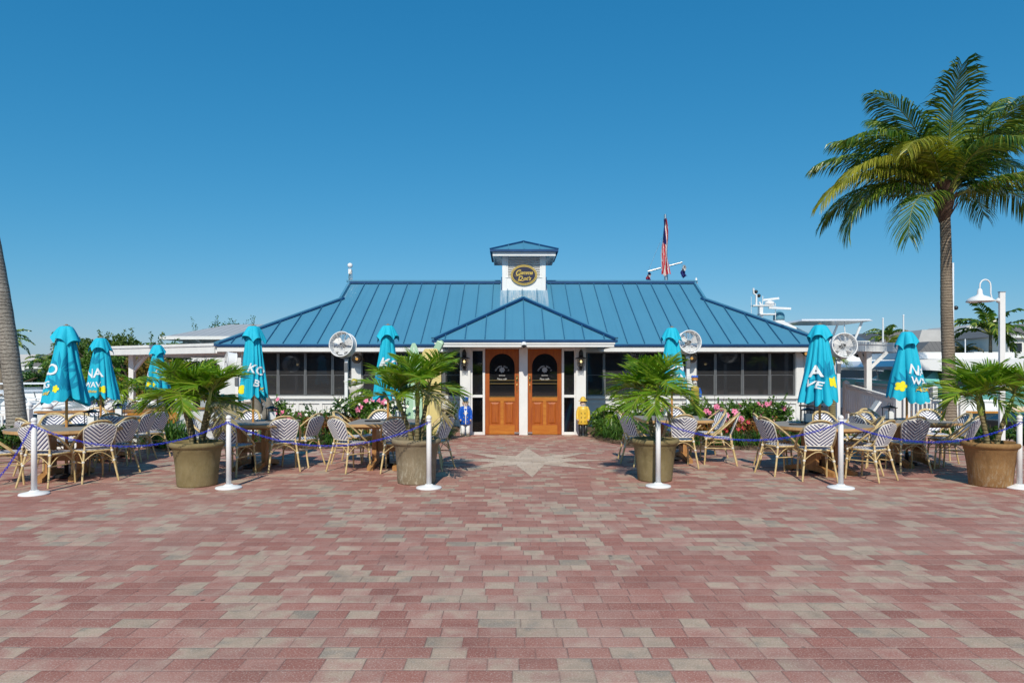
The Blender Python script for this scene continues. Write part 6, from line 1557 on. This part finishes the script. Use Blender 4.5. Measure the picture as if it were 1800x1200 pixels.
# ------------------------------------------------------------------ background trees
def tree(px,Y,pyt,w_,seed,mt,label,z0=.2,n=5500,ls=.22,name='broadleaf_tree',low=.35,sprig=0):
    x=X(px,Y); h=Z(pyt,Y)-z0; T=empty(name,(x,Y,z0),0,label,'tree'); rnd=random.Random(seed)
    tr=MB(); tr.tube([(0,0,0),(.05,0,h*.3),(0,.1,h*.6)],[.16,.13,.08],8)
    for k in range(7):
        a=rnd.uniform(0,6.28); tr.tube([(0,0,h*.25),(w_*.2*cos(a),w_*.2*sin(a),h*.5),(w_*.38*cos(a),w_*.38*sin(a),h*.78)],[.08,.05,.02],6)
    tr.build('trunk',M['twig'],T); bl=[]
    for k in range(12):
        a=rnd.uniform(0,6.28); r_=rnd.uniform(0,.36); zz=rnd.uniform(low,.84); bl.append((w_*r_*cos(a),w_*r_*sin(a),h*zz,w_*rnd.uniform(.15,.26),w_*rnd.uniform(.15,.26),h*rnd.uniform(.11,.19)))
    f=MB(); blobs(f,bl,n,ls,rnd,.35)
    for k in range(sprig):
        a=rnd.uniform(0,6.28); b_=Vector((w_*.3*cos(a),w_*.3*sin(a),h*.85)); t=b_+Vector((rnd.uniform(-.3,.3),0,h*rnd.uniform(.12,.28))); 
        for j in range(24): leaf(f,tuple(b_.lerp(t,j/24)+Vector((rnd.gauss(0,.06),rnd.gauss(0,.06),0))),ls*.8,rnd)
    f.build('crown',mt,T); return T
tl_=[(152,36,590,3.6,'leafl','bushy green tree between the two leftmost umbrellas',3),(195,34,592,3.4,'leafm','tree behind the second umbrella',2),(235,36,588,3.6,'leafl','leggy green tree above the left walkway roof',8),(272,38,592,3.2,'leafm','tree just left of the hip roofed house',3),
(100,44,640,4.0,'leafd','dark tree behind the leftmost umbrella',2),(60,47,655,3.6,'leafd','low dark tree right of the leaning palm',1),(10,40,655,3.5,'leafd','low dark bush at the left edge',0),(130,40,632,3,'leafm','mid green bush left of the second umbrella',2),(318,60,610,4,'leafm','tree in front of the hip roofed house, mostly hidden',1),
(373,62,569,4.5,'leafd','dark tree top peeking left over the hip roof',4),(412,60,562,4.2,'leafd','dark flat tree top peeking right over the hip roof',4)]
for i,(px,Y,py,w_,mt,l,sp) in enumerate(tl_): tree(px,Y,py,w_*(1.25 if i<4 else 1.2),100+i,M[mt],l,n=9000 if i<4 else 6500,ls=.20,low=.22,sprig=sp)
for i,(px,Y,py,w_,l) in enumerate(((245,27,618,2.6,'left of the far umbrella'),(300,27.5,622,2.4,'right of the far umbrella'),(345,28,628,2.4,'deepest under the walkway roof'))):
    tree(px,Y,py,w_,140+i,M['crotony'],'yellow and brown croton bush seen under the walkway roof, '+l,0,3600,.15,'croton_bush',.2)
def fp(px,Y,py,L,seed,label,mt='palmleaf',nf=16):
    z=Z(py,Y)-.2; return smallpalm(px,Y,z-.3,seed,label,L,nf,.3,'coconut_palm',L*.24,mt,1,0,.16)
fp(1559,75,582,2.6,1,'small coconut palm above the dark mansard roof'); fp(1741,52,592,3.6,2,'coconut palm with drooping fronds left of the lamp post',nf=18)
fp(1772,46,640,1.8,3,'short palm right of the lamp post'); fp(1567,58,600,1.6,4,'small yellowish palm by the dark mansard house','palmleafy',10)
fp(90,55,640,2.4,5,'palm tuft behind the leftmost umbrella'); fp(2,34,600,1.6,6,'palm fronds entering at the left edge')
for i,(px,py,l) in enumerate(((1693,616,'left'),(1712,626,'middle'),(1728,634,'right'))):
    T=fp(px,56,py,1.5,30+i,'bushy yellow green palm of the clump behind the tall palm, %s one'%l,'crotony',26)
# hedge behind the right planter
for i,(px,l) in enumerate(((1668,'beside the tall palm trunk'),(1700,'right of the tall palm trunk'),(1732,'behind the rusty planter'),(1765,'beside the lamp post'),(1800,'at the right edge'))):
    shrub(px,14.35,.62,.42,60+i,M['leafd'],'low glossy hedge plant '+l,0,n=1300,ls=.075,group='low glossy hedge at the right',name='hedge_plant',z0=0)
for i,(px,l) in enumerate(((14,'under the leaning palm'),(52,'right of the leaning palm'),(-12,'at the left edge'))):
    shrub(px,12.6,.7,.55,70+i,M['leafd'],'low dark shrub '+l,0,n=900,ls=.08,group='low shrubs at the left palm',name='low_shrub',z0=0)
T=boat('dark_hulled_boat','dark hulled boat moored behind the low hedge at the right',14.95,18.6,radians(180)); hull(5.2,1.8,.12,-1.4,M['black'],None,.4,T); wedge(-1.6,1.8,.7,.12,.42,.2,.02).build('dark_cover',M['dglass'],T)
wl_=MB()
# white trunk and lounge chairs at the right corner
T=empty('white_lounge_chair',(X(1500,16.6),16.6,0),radians(-20),'white lounge chair with a sloping back beneath the right walkway roof','chair')
m=MB(); m.beam((-.35,0,.35),(.25,0,.35),.6,.05); m.build('seat',M['white2'],T); m=MB(); m.beam((.22,0,.33),(.55,0,.85),.6,.05); m.build('back',M['white2'],T)
for sx,sy in ((-.3,-.25),(-.3,.25),(.25,-.25),(.25,.25)): MB().tube([(sx,sy,0),(sx,sy,.34)],.02,6).build('leg',M['white2'],T)
T=empty('black_bar_stool',(X(1425,16.3),16.3,0),0,'black bar stool at the right corner of the restaurant','stool')
MB().box(-.2,.2,-.2,.2,.72,.76).build('seat',M['black'],T); MB().box(-.2,.2,.17,.2,.9,1.02).build('backrest',M['black'],T)
for sx in (-.18,.18):
    for sy in (-.18,.18): MB().tube([(sx,sy,0),(sx*.9,sy*.9,.72 if sy<0 else 1.0)],.014,6).build('leg',M['black'],T)
smallpalm(1463,16.8,1.9,44,'pale bare trunked palm behind the right fan pole',.35,6,r=.10)
for i,(px,Y,zz,l) in enumerate(((523,21.5,1.78,'left'),(735,22.3,1.86,'middle left'),(1240,22,1.80,'middle right'),(1375,23,1.9,'right'))):
    T=empty('pendant_lamp',(X(px,Y),Y,zz),0,'small warm pendant lamp glowing inside the restaurant, %s one'%l,'lamp','pendant lamps inside the restaurant')
    MB().sphere((0,0,0),.045,10,8).build('bulb',M['bulb'],T); MB().tube([(0,0,.04),(0,0,2.05-zz)],.006,5).build('cord',M['black'],T); MB().lathe([(.12,.02),(.05,.09),(.02,.11)],14).build('lamp_shade',M['black'],T)
for i,(x,y) in enumerate(((-5.6,20.8),(-4.2,21.3),(-2.6,20.7),(3.6,20.9),(5.0,21.4),(6.6,20.8))):
    T=empty('dining_booth',(x,y,.02),0,'dim dining booth seen through the dark windows, number %s from the left'%('one','two','three','four','five','six')[i],'booth','dining booths inside the restaurant')
    MB().box(-.55,.55,-.06,.06,.4,1.15).box(-.55,.55,-.5,-.062,.4,.48).build('bench',M['door'],T); MB().box(-.5,.5,-1.1,-.56,.70,.74).build('tabletop',M['ttop'],T); MB().box(-.05,.05,-.88,-.78,0,.699).build('pedestal',M['black'],T)
# unseen dark block, added behind the camera to darken what the windows mirror
T=empty('reflection_blocker',(0,-24,0),0,'long dark block added unseen behind the camera to darken the window reflections','building')
MB().box(-30,30,-6,0,0,5.2).build('wall',mat('dark_blocker_wall',(.05,.05,.055),.8,.2,1),T); MB().box(-31,31,-7,1.6,5.2,5.5).build('roof',M['greyroof2'],T)
for k in range(14): MB().box(-28+4.2*k,-27.7+4.2*k,1.0,1.3,0,5.19).build('blocker_post',M['greywall'],T)
